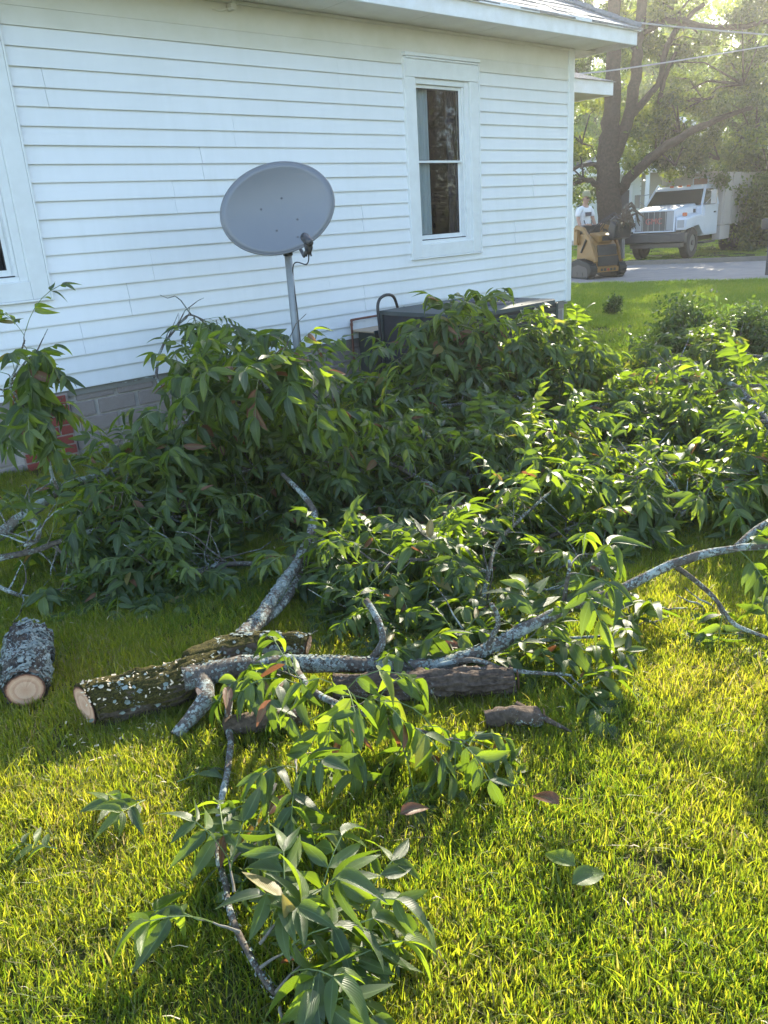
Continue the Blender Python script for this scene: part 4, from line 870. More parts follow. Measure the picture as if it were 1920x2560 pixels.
pile(14, 'fallen_branch', 'right hand branch with bright backlit leaves above the limb at the right edge', [
    ([(1560, 1420, 3.55), (1640, 1350, 3.7), (1720, 1270, 3.85), (1800, 1200, 3.95), (1900, 1170, 4.0), (1990, 1150, 4.05)], [.013, .012, .011, .010, .009, .007]),
    ([(1720, 1270, 3.85), (1690, 1220, 3.9), (1640, 1190, 3.95), (1580, 1200, 4.0)], [.009, .008, .006, .005])],
     [(0, 24, dict(GP, up=0.22, L_=(0.12, 0.27), size=.108, start=.3)), (1, 10, dict(GP, up=0.20, L_=(0.08, 0.19), size=.108))])
pile(15, 'fallen_branch', 'bare grey branch arching across the grass at the far right with dark leaves behind', [
    ([(1990, 1160, 4.9), (1920, 1060, 5.3), (1860, 985, 5.6), (1790, 950, 5.8), (1700, 945, 5.9), (1685, 920, 6.0), (1740, 910, 6.1)], [.03, .027, .022, .018, .015, .011, .008]),
    ([(1960, 970, 5.6), (1880, 965, 5.7), (1800, 975, 5.8), (1720, 985, 5.9), (1650, 1000, 6.0), (1600, 1020, 6.0)], [.016, .014, .013, .012, .009, .006]),
    ([(1990, 1110, 5.6), (1900, 1100, 5.8), (1820, 1080, 5.9), (1740, 1070, 6.0)], [.014, .012, .010, .007])],
     [(1, 16, dict(GP, up=0.02, L_=(0.10, 0.22), size=.1)), (2, 26, dict(GP, up=0.08, L_=(0.16, 0.34), size=.10))])
pile(16, 'fallen_branch', 'low spreading branch at the back right between the pile and the round bush', [
    ([(1990, 900, 7.2), (1880, 890, 7.3), (1780, 900, 7.4), (1700, 910, 7.4), (1640, 930, 7.3)], [.02, .016, .013, .010, .007])],
     [(0, 34, dict(GP, up=0.14, L_=(0.16, 0.34), size=.10))])
pile(17, 'fallen_branch', 'thin branch rising at the left edge with a tuft of pointed leaves against the siding', [
    ([(150, 1240, 3.9), (125, 1160, 3.85), (100, 1080, 3.8), (50, 1010, 3.75), (25, 960, 3.75), (50, 900, 3.75), (62, 850, 3.75)], [.009, .008, .0075, .007, .006, .005, .004])],
     [(0, 4, dict(L_=(0.04, 0.09), size=.12, up=0.04, droop=1.2, hang=1.0, start=.35, per=3, lw=.2)),],
     [(30, 960, 3.75, (.3, -.1, .35), .08, 4, .10), (60, 1010, 3.75, (.6, -.1, .1), .08, 4, .095), (10, 990, 3.75, (-.6, -.1, .2), .08, 3, .10), (60, 860, 3.75, (.3, 0, .9), .06, 2, .10)])
pile(18, 'fallen_branch', 'thin bare branch crossing the grass at the lower right of the limb', [
    ([(1980, 1535, 3.1), (1900, 1560, 3.05), (1780, 1590, 3.0), (1660, 1612, 2.95), (1560, 1600, 2.97)], [.010, .0095, .008, .006, .003])],
     [(0, 3, dict(L_=(0.04, 0.09), size=.09, up=0.04, droop=.6, hang=.4, start=.7, per=2, lw=.12, pairs=(1, 2)))])
pile(19, 'fallen_branch', 'branch filling the hollow of the pile between the air conditioner and the front branches', [
    ([(700, 1230, 4.9), (820, 1140, 5.1), (950, 1070, 5.3), (1080, 1020, 5.45), (1200, 1010, 5.5)], [.022, .019, .016, .012, .008])],
     [(0, 34, dict(GP, up=0.18, L_=(0.16, 0.32), size=.095))])
pile(20, 'fallen_branch', 'dusky branch tucked along the foot of the foundation at the back left of the pile', [
    ([(700, 1080, 5.7), (620, 1040, 5.5), (570, 1070, 5.3), (520, 1110, 5.1), (480, 1150, 4.9)], [.02, .017, .014, .011, .008])],
     [(0, 15, dict(GP, up=0.16, L_=(0.16, 0.30), size=.10))])

pile(22, 'fallen_branch', 'low dull leaved branch on the grass between the rising fork and the left heap', [
    ([(640, 1410, 3.7), (570, 1410, 3.7), (500, 1420, 3.7), (430, 1440, 3.65), (360, 1460, 3.6)], [.013, .012, .010, .008, .006])],
     [(0, 14, dict(GP, up=.05, L_=(.08, .22)))])
pile(23, 'fallen_branch', 'small leafy branch resting across the top end of the rising fork', [
    ([(900, 1300, 4.6), (830, 1240, 4.6), (760, 1190, 4.6), (680, 1170, 4.6), (580, 1190, 4.5)], [.013, .012, .010, .008, .006])],
     [(0, 24, dict(GP, up=.2, L_=(.1, .28), size=.105))])
pile(24, 'fallen_branch', 'leafy branch spread on the grass just right of the rising fork', [
    ([(1010, 1330, 3.9), (930, 1370, 3.75), (880, 1400, 3.65), (840, 1440, 3.5)], [.013, .011, .009, .006]),
    ([(1060, 1500, 3.45), (980, 1480, 3.45), (900, 1490, 3.4)], [.009, .007, .005])],
     [(0, 20, dict(GP, up=.15, L_=(.1, .28), size=.105)), (1, 9, dict(GP, up=.1, L_=(.08, .2), size=.105))])
pile(25, 'fallen_branch', 'dark branch filling the hollow under the bare grey one at the far right', [
    ([(1960, 1060, 5.2), (1860, 1050, 5.3), (1760, 1040, 5.4), (1680, 1060, 5.4), (1600, 1090, 5.4)], [.016, .014, .012, .010, .006])],
     [(0, 30, dict(GP, up=.05, L_=(.15, .35)))])
pile(26, 'fallen_branch', 'tangled branch with sunlit tips joining the pile centre to its right', [
    ([(900, 1180, 4.8), (1010, 1130, 4.9), (1130, 1100, 5.0), (1260, 1110, 5.0), (1400, 1120, 5.0)], [.018, .016, .013, .010, .007])],
     [(0, 30, dict(GP, up=.25, L_=(.15, .35)))])

pile(27, 'fallen_branch', 'thin leafy branch lying just behind the start of the long lichen fork', [
    ([(1330, 1500, 3.3), (1230, 1500, 3.25), (1120, 1520, 3.2), (1020, 1540, 3.15), (930, 1550, 3.1)], [.010, .009, .008, .006, .004]),
    ([(1500, 1420, 3.55), (1420, 1440, 3.5), (1340, 1450, 3.45)], [.008, .006, .004])],
     [(0, 15, dict(GP, up=.12, L_=(.08, .2))), (1, 8, dict(GP, up=.12, L_=(.08, .2)))])
pile(28, 'fallen_branch', 'small branch of pale leaves in front of the stubby broken log', [
    ([(900, 1790, 2.75), (1000, 1800, 2.72), (1110, 1800, 2.72), (1230, 1775, 2.72), (1330, 1760, 2.74)], [.007, .006, .005, .004, .003])],
     [(0, 14, dict(GP, up=.15, L_=(.06, .14), size=.09, lw=.16, pairs=(2, 4)))])
# ------------------------------------------------------------------ loose leaf sprays and dead leaves on the lawn
def loose(seed, px, py, D, label, n=2, size=.1, cat='leaf spray', brown=0):
    b = Branch(seed); P = atz(px, py, .06); D = Vector(D)
    for i in range(n): b.compound(P + Vector((0, 0, -.015)), D + Vector((b.rv(.35).x, b.rv(.35).y, 0)), .10, 2, size * .8, .1, .0, brown)
    b.build('leaf_spray', (P.x, P.y, 0), label, cat, 'torn off leaf sprays on the lawn')
loose(51, 360, 1990, (-.2, -.5, .2), 'pale leaf spray lying on the shaded lawn below the mossy limb')
loose(52, 440, 1945, (.9, .1, .1), 'smaller leaf spray just above the other one on the shaded lawn', 1, .08)
loose(53, 140, 2110, (-.8, -.1, .1), 'single blurred leaf spray at the lower left of the lawn', 1, .09)
loose(54, 1500, 1640, (.5, -.3, .2), 'leaf spray in the grass under the right hand fork', 2, .1)
loose(55, 1560, 1560, (-.3, -.3, .3), 'leaf spray hanging low below the middle of the long fork', 2, .1)
0 and loose(56, 450, 2500, (-.6, -.3, .1), 'dark leaf spray at the bottom edge left of the foreground leaves', 2, .13)
for i, (px, py, lab) in enumerate(((1075, 1608, 'curled brown leaf left of two others behind the long fork'), (1120, 1604, 'curled brown leaf between two others behind the long fork'), (1150, 1618, 'curled brown leaf nearest the long fork'), (1398, 2012, 'curled grey brown leaf alone on the sunny lawn at right'), (1430, 2210, 'large dull leaf lying on the sunny lawn at lower right'), (1440, 2165, 'yellow green leaf standing beside the large dull one'), (1100, 1272, 'big upright withered leaf on the middle of the pile'), (670, 2040, 'reddish dead leaf in the grass above the foreground leaves'), (735, 2195, 'pinkish brown folded leaf among the foreground leaves'), (1000, 2035, 'dark brown leaf flat in the lawn right of the hanging leaves'), (1490, 1742, 'dull leaf lying beyond the short log'))):
    z = .62 if py == 1272 else .07; P = atz(px, py, z) if py != 1272 else atY(1100, 1300, 4.1)
    rx = random.Random(px); d = Vector((rx.uniform(-1, 1), rx.uniform(-.6, .6), .9 if py == 1272 else .15)).normalized(); s_ = .16 if py == 1272 else .085 if py != 2210 else .10
    v, f, uv = leaf_template(1, rx.uniform(.42, .55), .7, rx.uniform(-.5, .5), rx.uniform(.3, .8), rx.uniform(-1, 1))
    me = np_mesh('dead_leaf', v, f); add_attrs(me, uv, [.8 if 'green' in lab else 1.0 if 'brown' in lab or 'red' in lab or 'withered' in lab else .6] * len(v)); me.materials.append(M['leaf'])
    o = link('dead_leaf', me); o.matrix_world = orient(P, d, Vector((rx.uniform(-.3, .3), rx.uniform(-.5, 0), 1)).normalized(), s_); tag(o, lab, 'leaf', 'single leaves on the lawn')
# wood chips scattered on and beside the mossy limb
cb = B(); rc = random.Random(4)
for i in range(190):
    t = rc.random(); 
    if i < 140:
        k = int(t * 30); c = P_[k]; an = rc.uniform(-1.1, 1.3); side = Vector((ax.y, -ax.x, 0)); P = c + (side * math.sin(an) + Vector((0, 0, 1)) * math.cos(an)) * (R_[k] * 1.03 + .002)
    else: P = atz(rc.uniform(150, 420), rc.uniform(1800, 1900), .03)
    u_ = Vector((rc.gauss(0, 1), rc.gauss(0, 1), rc.gauss(0, .6))).normalized(); w_ = u_.cross(Vector((rc.gauss(0, 1), rc.gauss(0, 1), 1))).normalized(); l_ = rc.uniform(.003, .008); m_ = l_ * .4
    n__ = u_.cross(w_) * .0008; a4 = [P - u_ * l_ - w_ * m_, P + u_ * l_ - w_ * m_, P + u_ * l_ + w_ * m_, P - u_ * l_ + w_ * m_]
    cb.add([x - n__ for x in a4] + [x + n__ for x in a4], [(0, 3, 2, 1), (4, 5, 6, 7), (0, 1, 5, 4), (1, 2, 6, 5), (2, 3, 7, 6), (3, 0, 4, 7)])
o = cb.build('wood_chips', M['chip']); tag(o, 'pale saw chips scattered over the mossy limb and the grass beside it', 'wood chips', None, 'stuff')

db = B(); rd = random.Random(12)
for i in range(750):
    Yd = math.sqrt(rd.uniform(1.0, 40)); P = Vector((rd.uniform(-.55, .55) * (Yd + .4), Yd, rd.uniform(.012, .035))); an = rd.uniform(0, 6.28); u_ = Vector((math.cos(an), math.sin(an), rd.uniform(-.15, .15))); w_ = Vector((-u_.y, u_.x, 0)); l_ = rd.uniform(.008, .026); m_ = rd.uniform(.0007, .0016)
    if woff(P) < .1: continue
    db.add([P - u_ * l_ - w_ * m_, P - u_ * l_ + w_ * m_, P + w_ * m_ + Vector((0, 0, .006)), P - w_ * m_ + Vector((0, 0, .006)), P + u_ * l_ + w_ * m_ * .5, P + u_ * l_ - w_ * m_ * .5], [(0, 3, 2, 1), (3, 5, 4, 2)])
o = db.build('lawn_debris', M['chip']); tag(o, 'dry clippings and bits of straw lying in the lawn', 'clippings', None, 'stuff')
# ------------------------------------------------------------------ small bush and sapling on the lawn
def simple_leafs(name, cents, counts, spread, size, parent, m, rs_, tint=None, nrm_up=.3, wd=.5):
    """numpy leaves: folded diamonds scattered in clumps (world coords, parent-local offset applied)"""
    C = np.repeat(np.array(cents, float), counts, axis=0); n_ = len(C); sp_ = np.repeat(np.array(spread, float), counts, axis=0)
    P = C + rs_.normal(0, 1, (n_, 3)) * sp_ * .5
    P[:, 2] = np.maximum(P[:, 2], .02)
    d = rs_.normal(0, 1, (n_, 3)); d[:, 2] -= .2; d /= np.linalg.norm(d, axis=1)[:, None]; q = rs_.normal(0, 1, (n_, 3)); q[:, 2] += nrm_up; y = np.cross(q, d); y /= np.linalg.norm(y, axis=1)[:, None]; z = np.cross(d, y)
    s_ = size * rs_.uniform(.6, 1.3, n_)[:, None]; a_ = P; b_ = P + d * s_ * .5 + y * s_ * wd * .5 + z * s_ * .08; c_ = P + d * s_; e_ = P + d * s_ * .5 - y * s_ * wd * .5 + z * s_ * .08
    V = np.stack([a_, b_, c_, e_], 1).reshape(-1, 3); Fq = np.arange(n_ * 4).reshape(-1, 4)
    if parent is not None: V = V - np.array(parent.location)
    me = np_mesh(name, V, Fq); me.polygons.foreach_set('use_smooth', np.zeros(n_, dtype=bool)); t = np.clip(rs_.uniform(0, 1, n_) if tint is None else np.repeat(np.array(tint, float), counts) + rs_.normal(0, .2, n_), 0, 1)
    add_attrs(me, np.tile([[0, .5], [.5, 1], [1, .5], [.5, 0]], (n_, 1)), np.repeat(t, 4)); me.materials.append(m); o = link(name, me, parent); o['kind'] = 'stuff'; return o
def bush(px, py, h, wd_, n, label, seed, name='bush', size=.05, cat='bush'):
    b0 = atz(px, py, 0); rt_ = empty(name, b0, 0, label, cat); rs_ = np.random.RandomState(seed); stb = B(); cs_ = []
    for i in range(n):
        an = rs_.uniform(0, 6.28); rad = abs(rs_.normal(0, .5)) * wd_; top = b0 + Vector((math.cos(an) * rad, math.sin(an) * rad, h * rs_.uniform(.45, 1.05) * max(.3, 1 - (rad / (wd_ * 1.5)) ** 2)))
        md = b0.lerp(top, .5) + Vector((0, 0, h * .08)); pth_, rr_ = smooth_path([b0 + Vector((rs_.normal(0, .04), rs_.normal(0, .04), 0)), md, top], [.008, .006, .003], 4); stb.tube(pth_, rr_, 5)
        for q in (md, top, top.lerp(md, .5)): cs_.append(tuple(q))
    stb.build('stems', M['twig'], rt_, True)['kind'] = 'stuff'
    simple_leafs('foliage', cs_, 36, [(wd_ * .28, wd_ * .28, h * .22)] * len(cs_), size, rt_, M['bushleaf'], rs_)
    return rt_
bush(1700, 915, .62, .62, 60, 'dark small leaved bush on the lawn to the right of the house corner', 5, size=.06)
bush(1860, 900, .5, .5, 34, 'brighter loose bush right of the dark one near the right edge', 8, size=.065)
bush(1533, 790, .3, .17, 12, 'tiny sprig of a plant alone on the lawn between the house corner and the bushes', 6, 'small_plant', .055, 'plant')

# ================================================================== GRASS
def blade_clump(name, nb, rad, hmin, hmax, wd_, m, seed, segs=3, lean=.5):
    rs_ = np.random.RandomState(seed); V, Fq, UV, T = [], [], [], []
    for i in range(nb):
        rr_ = rad * math.sqrt(rs_.rand()); an = rs_.rand() * 6.283; bx_, by_ = rr_ * math.cos(an), rr_ * math.sin(an); h = rs_.uniform(hmin, hmax) * (1 if rs_.rand() > .12 else 1.35); w_ = wd_ * rs_.uniform(.6, 1.25)
        fa = rs_.rand() * 6.283; dx, dy = math.cos(fa), math.sin(fa); la = rs_.rand() * 6.283; ll = abs(rs_.normal(0, lean)) * h; lx, ly = math.cos(la) * ll, math.sin(la) * ll
        u = rs_.rand(); tn = u * .62 if u < .8 else rs_.uniform(.66, .82) if u < .9 else rs_.uniform(.84, 1.0)
        if tn > .84: ll2 = rs_.uniform(1., 2.2); lx *= ll2; ly *= ll2; h *= .6
        base = len(V)
        for k in range(segs + 1):
            t = k / segs; ww = w_ * (1 - t ** 2.2) * .5 + .0003; V += [(bx_ + lx * t * t - dx * ww, by_ + ly * t * t - dy * ww, h * t * (1 - .18 * t * min(ll / h, 1.5))), (bx_ + lx * t * t + dx * ww, by_ + ly * t * t + dy * ww, h * t * (1 - .18 * t * min(ll / h, 1.5)))]
            UV += [(t, .2), (t, .8)]; T += [tn, tn]
            if k: a_ = base + 2 * k; Fq.append((a_ - 2, a_ - 1, a_ + 1, a_))
    me = np_mesh(name, np.array(V), np.array(Fq)); add_attrs(me, UV, T); me.materials.append(m); return bpy.data.objects.new(name, me)
def scatter(name, pts, coll, smin, smax, label, seed=0):
    me = bpy.data.meshes.new(name); me.vertices.add(len(pts)); me.vertices.foreach_set('co', np.asarray(pts, dtype=np.float32).ravel()); o = link(name, me); tag(o, label, 'grass', None, 'stuff')
    ng = bpy.data.node_groups.new(name, 'GeometryNodeTree'); ng.interface.new_socket('Geometry', in_out='INPUT', socket_type='NodeSocketGeometry'); ng.interface.new_socket('Geometry', in_out='OUTPUT', socket_type='NodeSocketGeometry')
    N = ng.nodes; gi = N.new('NodeGroupInput'); go = N.new('NodeGroupOutput'); ip = N.new('GeometryNodeInstanceOnPoints'); ci = N.new('GeometryNodeCollectionInfo'); ci.inputs[0].default_value = coll
    ci.inputs['Separate Children'].default_value = True; ci.inputs['Reset Children'].default_value = True; ip.inputs['Pick Instance'].default_value = True
    rz = N.new('FunctionNodeRandomValue'); rz.data_type = 'FLOAT_VECTOR'; rz.inputs[0].default_value = (-.08, -.08, 0); rz.inputs[1].default_value = (.08, .08, 6.283); rz.inputs['Seed'].default_value = seed
    rsn = N.new('FunctionNodeRandomValue'); rsn.data_type = 'FLOAT'; rsn.inputs[2].default_value = smin; rsn.inputs[3].default_value = smax; rsn.inputs['Seed'].default_value = seed + 5
    Lk = ng.links.new; Lk(gi.outputs[0], ip.inputs['Points']); Lk(ci.outputs[0], ip.inputs['Instance']); Lk(rz.outputs[0], ip.inputs['Rotation']); Lk(rsn.outputs[1], ip.inputs['Scale']); Lk(ip.outputs[0], go.inputs[0])
    md = o.modifiers.new('grass', 'NODES'); md.node_group = ng; return o
cn = bpy.data.collections.new('near_blades'); cf = bpy.data.collections.new('far_blades'); cw = bpy.data.collections.new('wide_blades')
for i in range(14): cn.objects.link(blade_clump('grass_tuft', 230, .13, .020, .048, .0035, M['grass'], 100 + i, 3, .55))
for i in range(6): cw.objects.link(blade_clump('broad_tuft', 14, .05, .035, .066, .006, M['grass'], 300 + i, 4, .6))
for i in range(8): cf.objects.link(blade_clump('lawn_tuft', 240, .3, .03, .075, .008, M['grassfar'], 200 + i, 2, .45))
RG = np.random.RandomState(2)
def lawn_pts(n, y0, y1, half=.56, edge=True):
    y = np.sqrt(RG.uniform(y0 * y0, y1 * y1, n)); x = RG.uniform(-1, 1, n) * (half * y + .5); keep = (x * WN.x + y * WN.y + 6.2297) > -.02
    keep |= (x * WD.x + y * WD.y) > 8.8
    s_ = (x - RA.x) * RNn.x + (y - RA.y) * RNn.y; keep &= (s_ < -.05) | (s_ > RWID + .3)
    return np.stack([x, y, np.zeros(n)], 1)[keep]
a_ = lawn_pts(2300, .9, 4.2); b_ = lawn_pts(3900, 4.2, 9.5)
scatter('lawn_grass', np.concatenate([a_, b_]), cn, .8, 1.15, 'short mown green lawn grass with straw coloured blades around the fallen branches')
scatter('broad_grass', lawn_pts(2600, .9, 6.5), cw, .7, 1.2, 'wider taller bright blades standing out of the near lawn', 3)
scatter('far_grass', np.concatenate([lawn_pts(5200, 9, 21, .52), lawn_pts(3500, 21, 48, .5)]), cf, .8, 1.1, 'far lawn grass reaching to the road and beyond it', 9)
# ================================================================== TREES
def tree(name, label, Y, limbs, clumps, seed, n_per=110, back=0, tight=1, size=.16, group=None, cat='tree', sub=5, m=None, lim_seg=14):
    """limbs: lists of ((px,py,Y), radius); clumps: ((px,py,Y), (rx,ry,rz) metres, count multiplier)"""
    rs_ = np.random.RandomState(seed); base = atY(*limbs[0][0][0]); base.z = 0
    rt_ = empty(name, base, 0, label, cat, group); tb = B()
    for L_ in limbs:
        pts = [atY(*p) for p, r_ in L_]; rad = [r_ for p, r_ in L_]
        if L_ is limbs[0]: pts[0].z = -.1
        P, Rr = smooth_path(pts, rad, 5, .05, seed); tb.tube(P, Rr, lim_seg, True, .16, 2.2, seed)
    # twigs into clumps
    cents, spreads, tint = [], [], []
    for (p, r3, mult) in clumps:
        c = atY(*p)
        for k in range(int(sub * mult)):
            q = c + Vector((rs_.uniform(-1, 1) * r3[0], back + rs_.uniform(-1, 1) * r3[1], rs_.uniform(-1, 1) * r3[2]))
            cents.append(tuple(q)); spreads.append((rs_.uniform(.35, .8) * tight, rs_.uniform(.35, .8) * tight, rs_.uniform(.2, .45) * tight)); tint.append(rs_.uniform(.1, .9))
            if rs_.rand() < .3:
                tb.tube([c + Vector((0, 0, -.3)), c.lerp(q, .5) + Vector((0, 0, .1)), q], [.035, .02, .008], 4)
    tb.build('trunk', M['trunk'], rt_, True, True)
    simple_leafs('crown', cents, n_per, spreads, size, rt_, m or M['treeleaf'], rs_, tint, .5, .55)
    return rt_
TY = 25.5
tree('large_tree', 'big dark tree with several upright trunks standing behind the yellow loader', TY, [
    [((1523, 655, TY), .36), ((1524, 560, TY), .34), ((1522, 470, TY), .34), ((1520, 380, TY), .30), ((1530, 290, TY), .25), ((1533, 180, TY), .21), ((1535, 60, TY), .19), ((1532, -80, TY), .16), ((1525, -220, TY), .11)],
    [((1528, 400, TY), .22), ((1556, 340, TY), .20), ((1578, 270, TY), .17), ((1590, 180, TY), .16), ((1598, 70, TY), .15), ((1612, -60, TY), .13), ((1640, -200, TY), .08)],
    [((1545, 480, TY), .17), ((1590, 430, TY - .3), .15), ((1640, 385, TY - .5), .13), ((1700, 345, TY - .8), .11), ((1790, 300, TY - 1), .08), ((1880, 270, TY - 1), .05)],
    [((1578, 290, TY), .10), ((1620, 240, TY), .09), ((1650, 200, TY), .085), ((1662, 130, TY), .08), ((1700, 60, TY), .07), ((1760, 10, TY), .06)],
    [((1648, 260, TY), .07), ((1660, 200, TY), .07), ((1690, 130, TY), .05)],
    [((1605, 80, TY), .10), ((1680, 50, TY), .09), ((1760, 68, TY - .5), .08), ((1860, 66, TY - .8), .07), ((1960, 40, TY - 1), .05)],
    [((1505, 470, TY), .10), ((1470, 450, TY - .2), .08), ((1430, 460, TY - .3), .05)],
    [((1510, 420, TY), .09), ((1470, 410, TY), .06), ((1420, 430, TY), .04)]],
    [((1470, 180, TY), (.9, 2, 1.2), 1.8), ((1455, 330, TY), (.9, 1.8, 1.4), 2.4), ((1460, 420, TY - .5), (.7, 1.5, .9), 1.6), ((1640, 350, TY + .5), (1.0, 1.8, .7), 1.6), ((1700, 300, TY), (1.4, 2, .9), 2.4),
     ((1760, 220, TY), (1.6, 2, 1.3), 3.2), ((1660, 120, TY + .5), (1.3, 2, 1.2), 2.0), ((1780, 80, TY), (1.8, 2, 1.0), 2.4), ((1700, 0, TY), (1.8, 2.2, 1.2), 2.4), ((1560, 20, TY + 1), (1.6, 2, 1.0), 1.8), ((1470, 40, TY), (1.3, 2, .9), 1.6),
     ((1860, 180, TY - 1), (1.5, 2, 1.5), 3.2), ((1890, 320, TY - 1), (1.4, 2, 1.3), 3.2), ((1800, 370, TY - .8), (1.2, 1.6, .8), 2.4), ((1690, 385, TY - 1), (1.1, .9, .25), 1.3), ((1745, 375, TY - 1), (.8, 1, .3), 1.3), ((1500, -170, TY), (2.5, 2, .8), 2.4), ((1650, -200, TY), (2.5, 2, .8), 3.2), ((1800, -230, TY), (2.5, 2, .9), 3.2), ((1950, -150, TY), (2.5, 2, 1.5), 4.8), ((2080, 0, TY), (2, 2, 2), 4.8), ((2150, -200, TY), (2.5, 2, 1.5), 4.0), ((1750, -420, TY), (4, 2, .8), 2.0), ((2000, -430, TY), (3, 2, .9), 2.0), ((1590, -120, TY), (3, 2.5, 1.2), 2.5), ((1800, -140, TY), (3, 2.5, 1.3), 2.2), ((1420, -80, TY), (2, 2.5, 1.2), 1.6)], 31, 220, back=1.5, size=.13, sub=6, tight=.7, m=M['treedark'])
tree('shade_tree', 'dense dark tree at the right edge hanging over the back of the white truck', 29, [
    [((1895, 640, 29.5), .30), ((1892, 520, 29.5), .28), ((1888, 400, 29.5), .25), ((1880, 250, 29.5), .2), ((1880, 60, 29.5), .14)], [((1888, 420, 29.5), .14), ((1850, 340, 29), .1), ((1810, 280, 29), .06)], [((1890, 380, 29.5), .14), ((1950, 300, 29), .1), ((2040, 240, 29), .06)]],
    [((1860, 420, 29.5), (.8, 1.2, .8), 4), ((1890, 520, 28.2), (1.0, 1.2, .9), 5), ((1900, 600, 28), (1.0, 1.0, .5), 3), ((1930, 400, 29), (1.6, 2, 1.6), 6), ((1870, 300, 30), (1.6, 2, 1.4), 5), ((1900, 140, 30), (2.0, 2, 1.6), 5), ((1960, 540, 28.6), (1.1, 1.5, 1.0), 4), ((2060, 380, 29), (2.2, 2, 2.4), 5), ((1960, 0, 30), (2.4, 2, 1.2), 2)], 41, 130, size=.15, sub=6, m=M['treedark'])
tree('yard_tree', 'sunny leafy tree filling the gap above the white house across the street', 46, [
    [((1690, 600, 46), .35), ((1688, 420, 46), .3), ((1700, 250, 46), .22), ((1710, 60, 46), .12)], [((1695, 300, 46), .15), ((1640, 200, 46), .1), ((1600, 120, 46), .05)]],
    [((1610, 330, 46), (3, 2, 2), 4), ((1700, 300, 46), (3, 2, 2.5), 5), ((1560, 200, 46), (2.5, 2, 3), 4), ((1650, 140, 46), (3, 2, 3), 4), ((1760, 180, 46), (3, 2, 3), 4), ((1500, 330, 46), (2.5, 2, 2.5), 4), ((1480, 180, 46), (2, 2, 2.5), 3), ((1840, 320, 46), (3, 2, 3), 4), ((1700, 30, 46), (4, 2, 2), 2)], 51, 120, size=.24, sub=7)
tree('yard_tree', 'farther tall tree seen between the trunks and the house corner', 60, [
    [((1465, 560, 60), .35), ((1463, 350, 60), .3), ((1470, 150, 60), .2), ((1480, -40, 60), .12)]],
    [((1440, 380, 60), (3, 3, 4), 6), ((1480, 200, 60), (4, 3, 4), 6), ((1560, 60, 60), (4, 3, 3), 3), ((1440, 20, 60), (4, 3, 3), 2.5), ((1380, 200, 60), (4, 3, 5), 3), ((1540, 420, 60), (3, 3, 2), 3)], 61, 120, size=.3, sub=8)
tree('yard_tree', 'farther tall tree behind the right hand side of the truck', 62, [
    [((1870, 540, 62), .4), ((1868, 350, 62), .3), ((1860, 150, 62), .22), ((1850, -20, 62), .14)]],
    [((1800, 420, 62), (5, 3, 4), 6), ((1900, 400, 62), (5, 3, 4), 6), ((1860, 220, 62), (6, 3, 4), 6), ((1780, 100, 62), (5, 3, 3), 3), ((1960, 120, 62), (5, 3, 4), 4), ((2050, 300, 62), (5, 3, 5), 4)], 71, 120, size=.3, sub=8)
for i, (x_, y_, s_) in enumerate(((14, 8, 5), (16, 2, 6), (18, 14, 7))):
    o_ = empty('garden_tree', (x_, y_, 0), 0, ['tree beside the lawn to the right, seen only as a reflection in the window', 'taller tree beside the lawn to the right, reflected in the window glass', 'third tree beside the lawn to the right, outside the photo'][i], 'tree')
    B().tube([(x_, y_, -.1), (x_ + .1, y_, 3), (x_, y_ + .2, 7)], [.3, .24, .1], 12).build('trunk', M['trunk'], o_, True, True); rs_ = np.random.RandomState(s_)
    simple_leafs('crown', [(x_ + rs_.normal(0, 1.5), y_ + rs_.normal(0, 2.2), rs_.uniform(.5, 9)) for k in range(110)], 200, [(1.2, 1.2, 1.0)] * 110, .2, o_, M['treedark'], rs_)
# tree off to the left behind the photographer's house is hidden; a hedge closes the view at ground level
hg = empty('hedge', atY(1700, 560, 56), 0, 'dark hedge row far behind the truck and the white house across the street', 'hedge')
rs_ = np.random.RandomState(8); hc = [(x, 56 + rs_.uniform(-1.5, 1.5), rs_.uniform(.3, 3.6)) for x in np.linspace(6, 44, 240)]
simple_leafs('foliage', hc, 90, [(1.2, 1.2, .9)] * len(hc), .32, hg, M['treeleaf'], rs_)
hs = B()
for x in np.linspace(7, 43, 30): hs.tube([(x, 56, 0), (x + .2, 56.1, 1.5), (x, 56, 3)], [.06, .05, .02], 5)
hs.build('stems', M['trunk'], hg, True)['kind'] = 'stuff'
# leafy boughs high between the sun and the lawn: crown of the street tree beyond the loader's right
fw_ = empty('far_wood', (25, 85, 0), 0, 'mass of far trees closing the view beyond the street', 'wood'); fc = []
for i in range(900): fc.append((rs_.uniform(-5, 75), 85 + rs_.uniform(-4, 4), rs_.uniform(0, 1) ** .8 * (14 + 4 * math.sin(i * .37))))
bpy.data.objects.remove(fw_); o = simple_leafs('far_wood', fc, 60, [(2.2, 2, 1.6)] * len(fc), .55, None, M['treeleaf'], rs_); tag(o, 'mass of far trees closing the view beyond the street', 'trees', None, 'stuff')

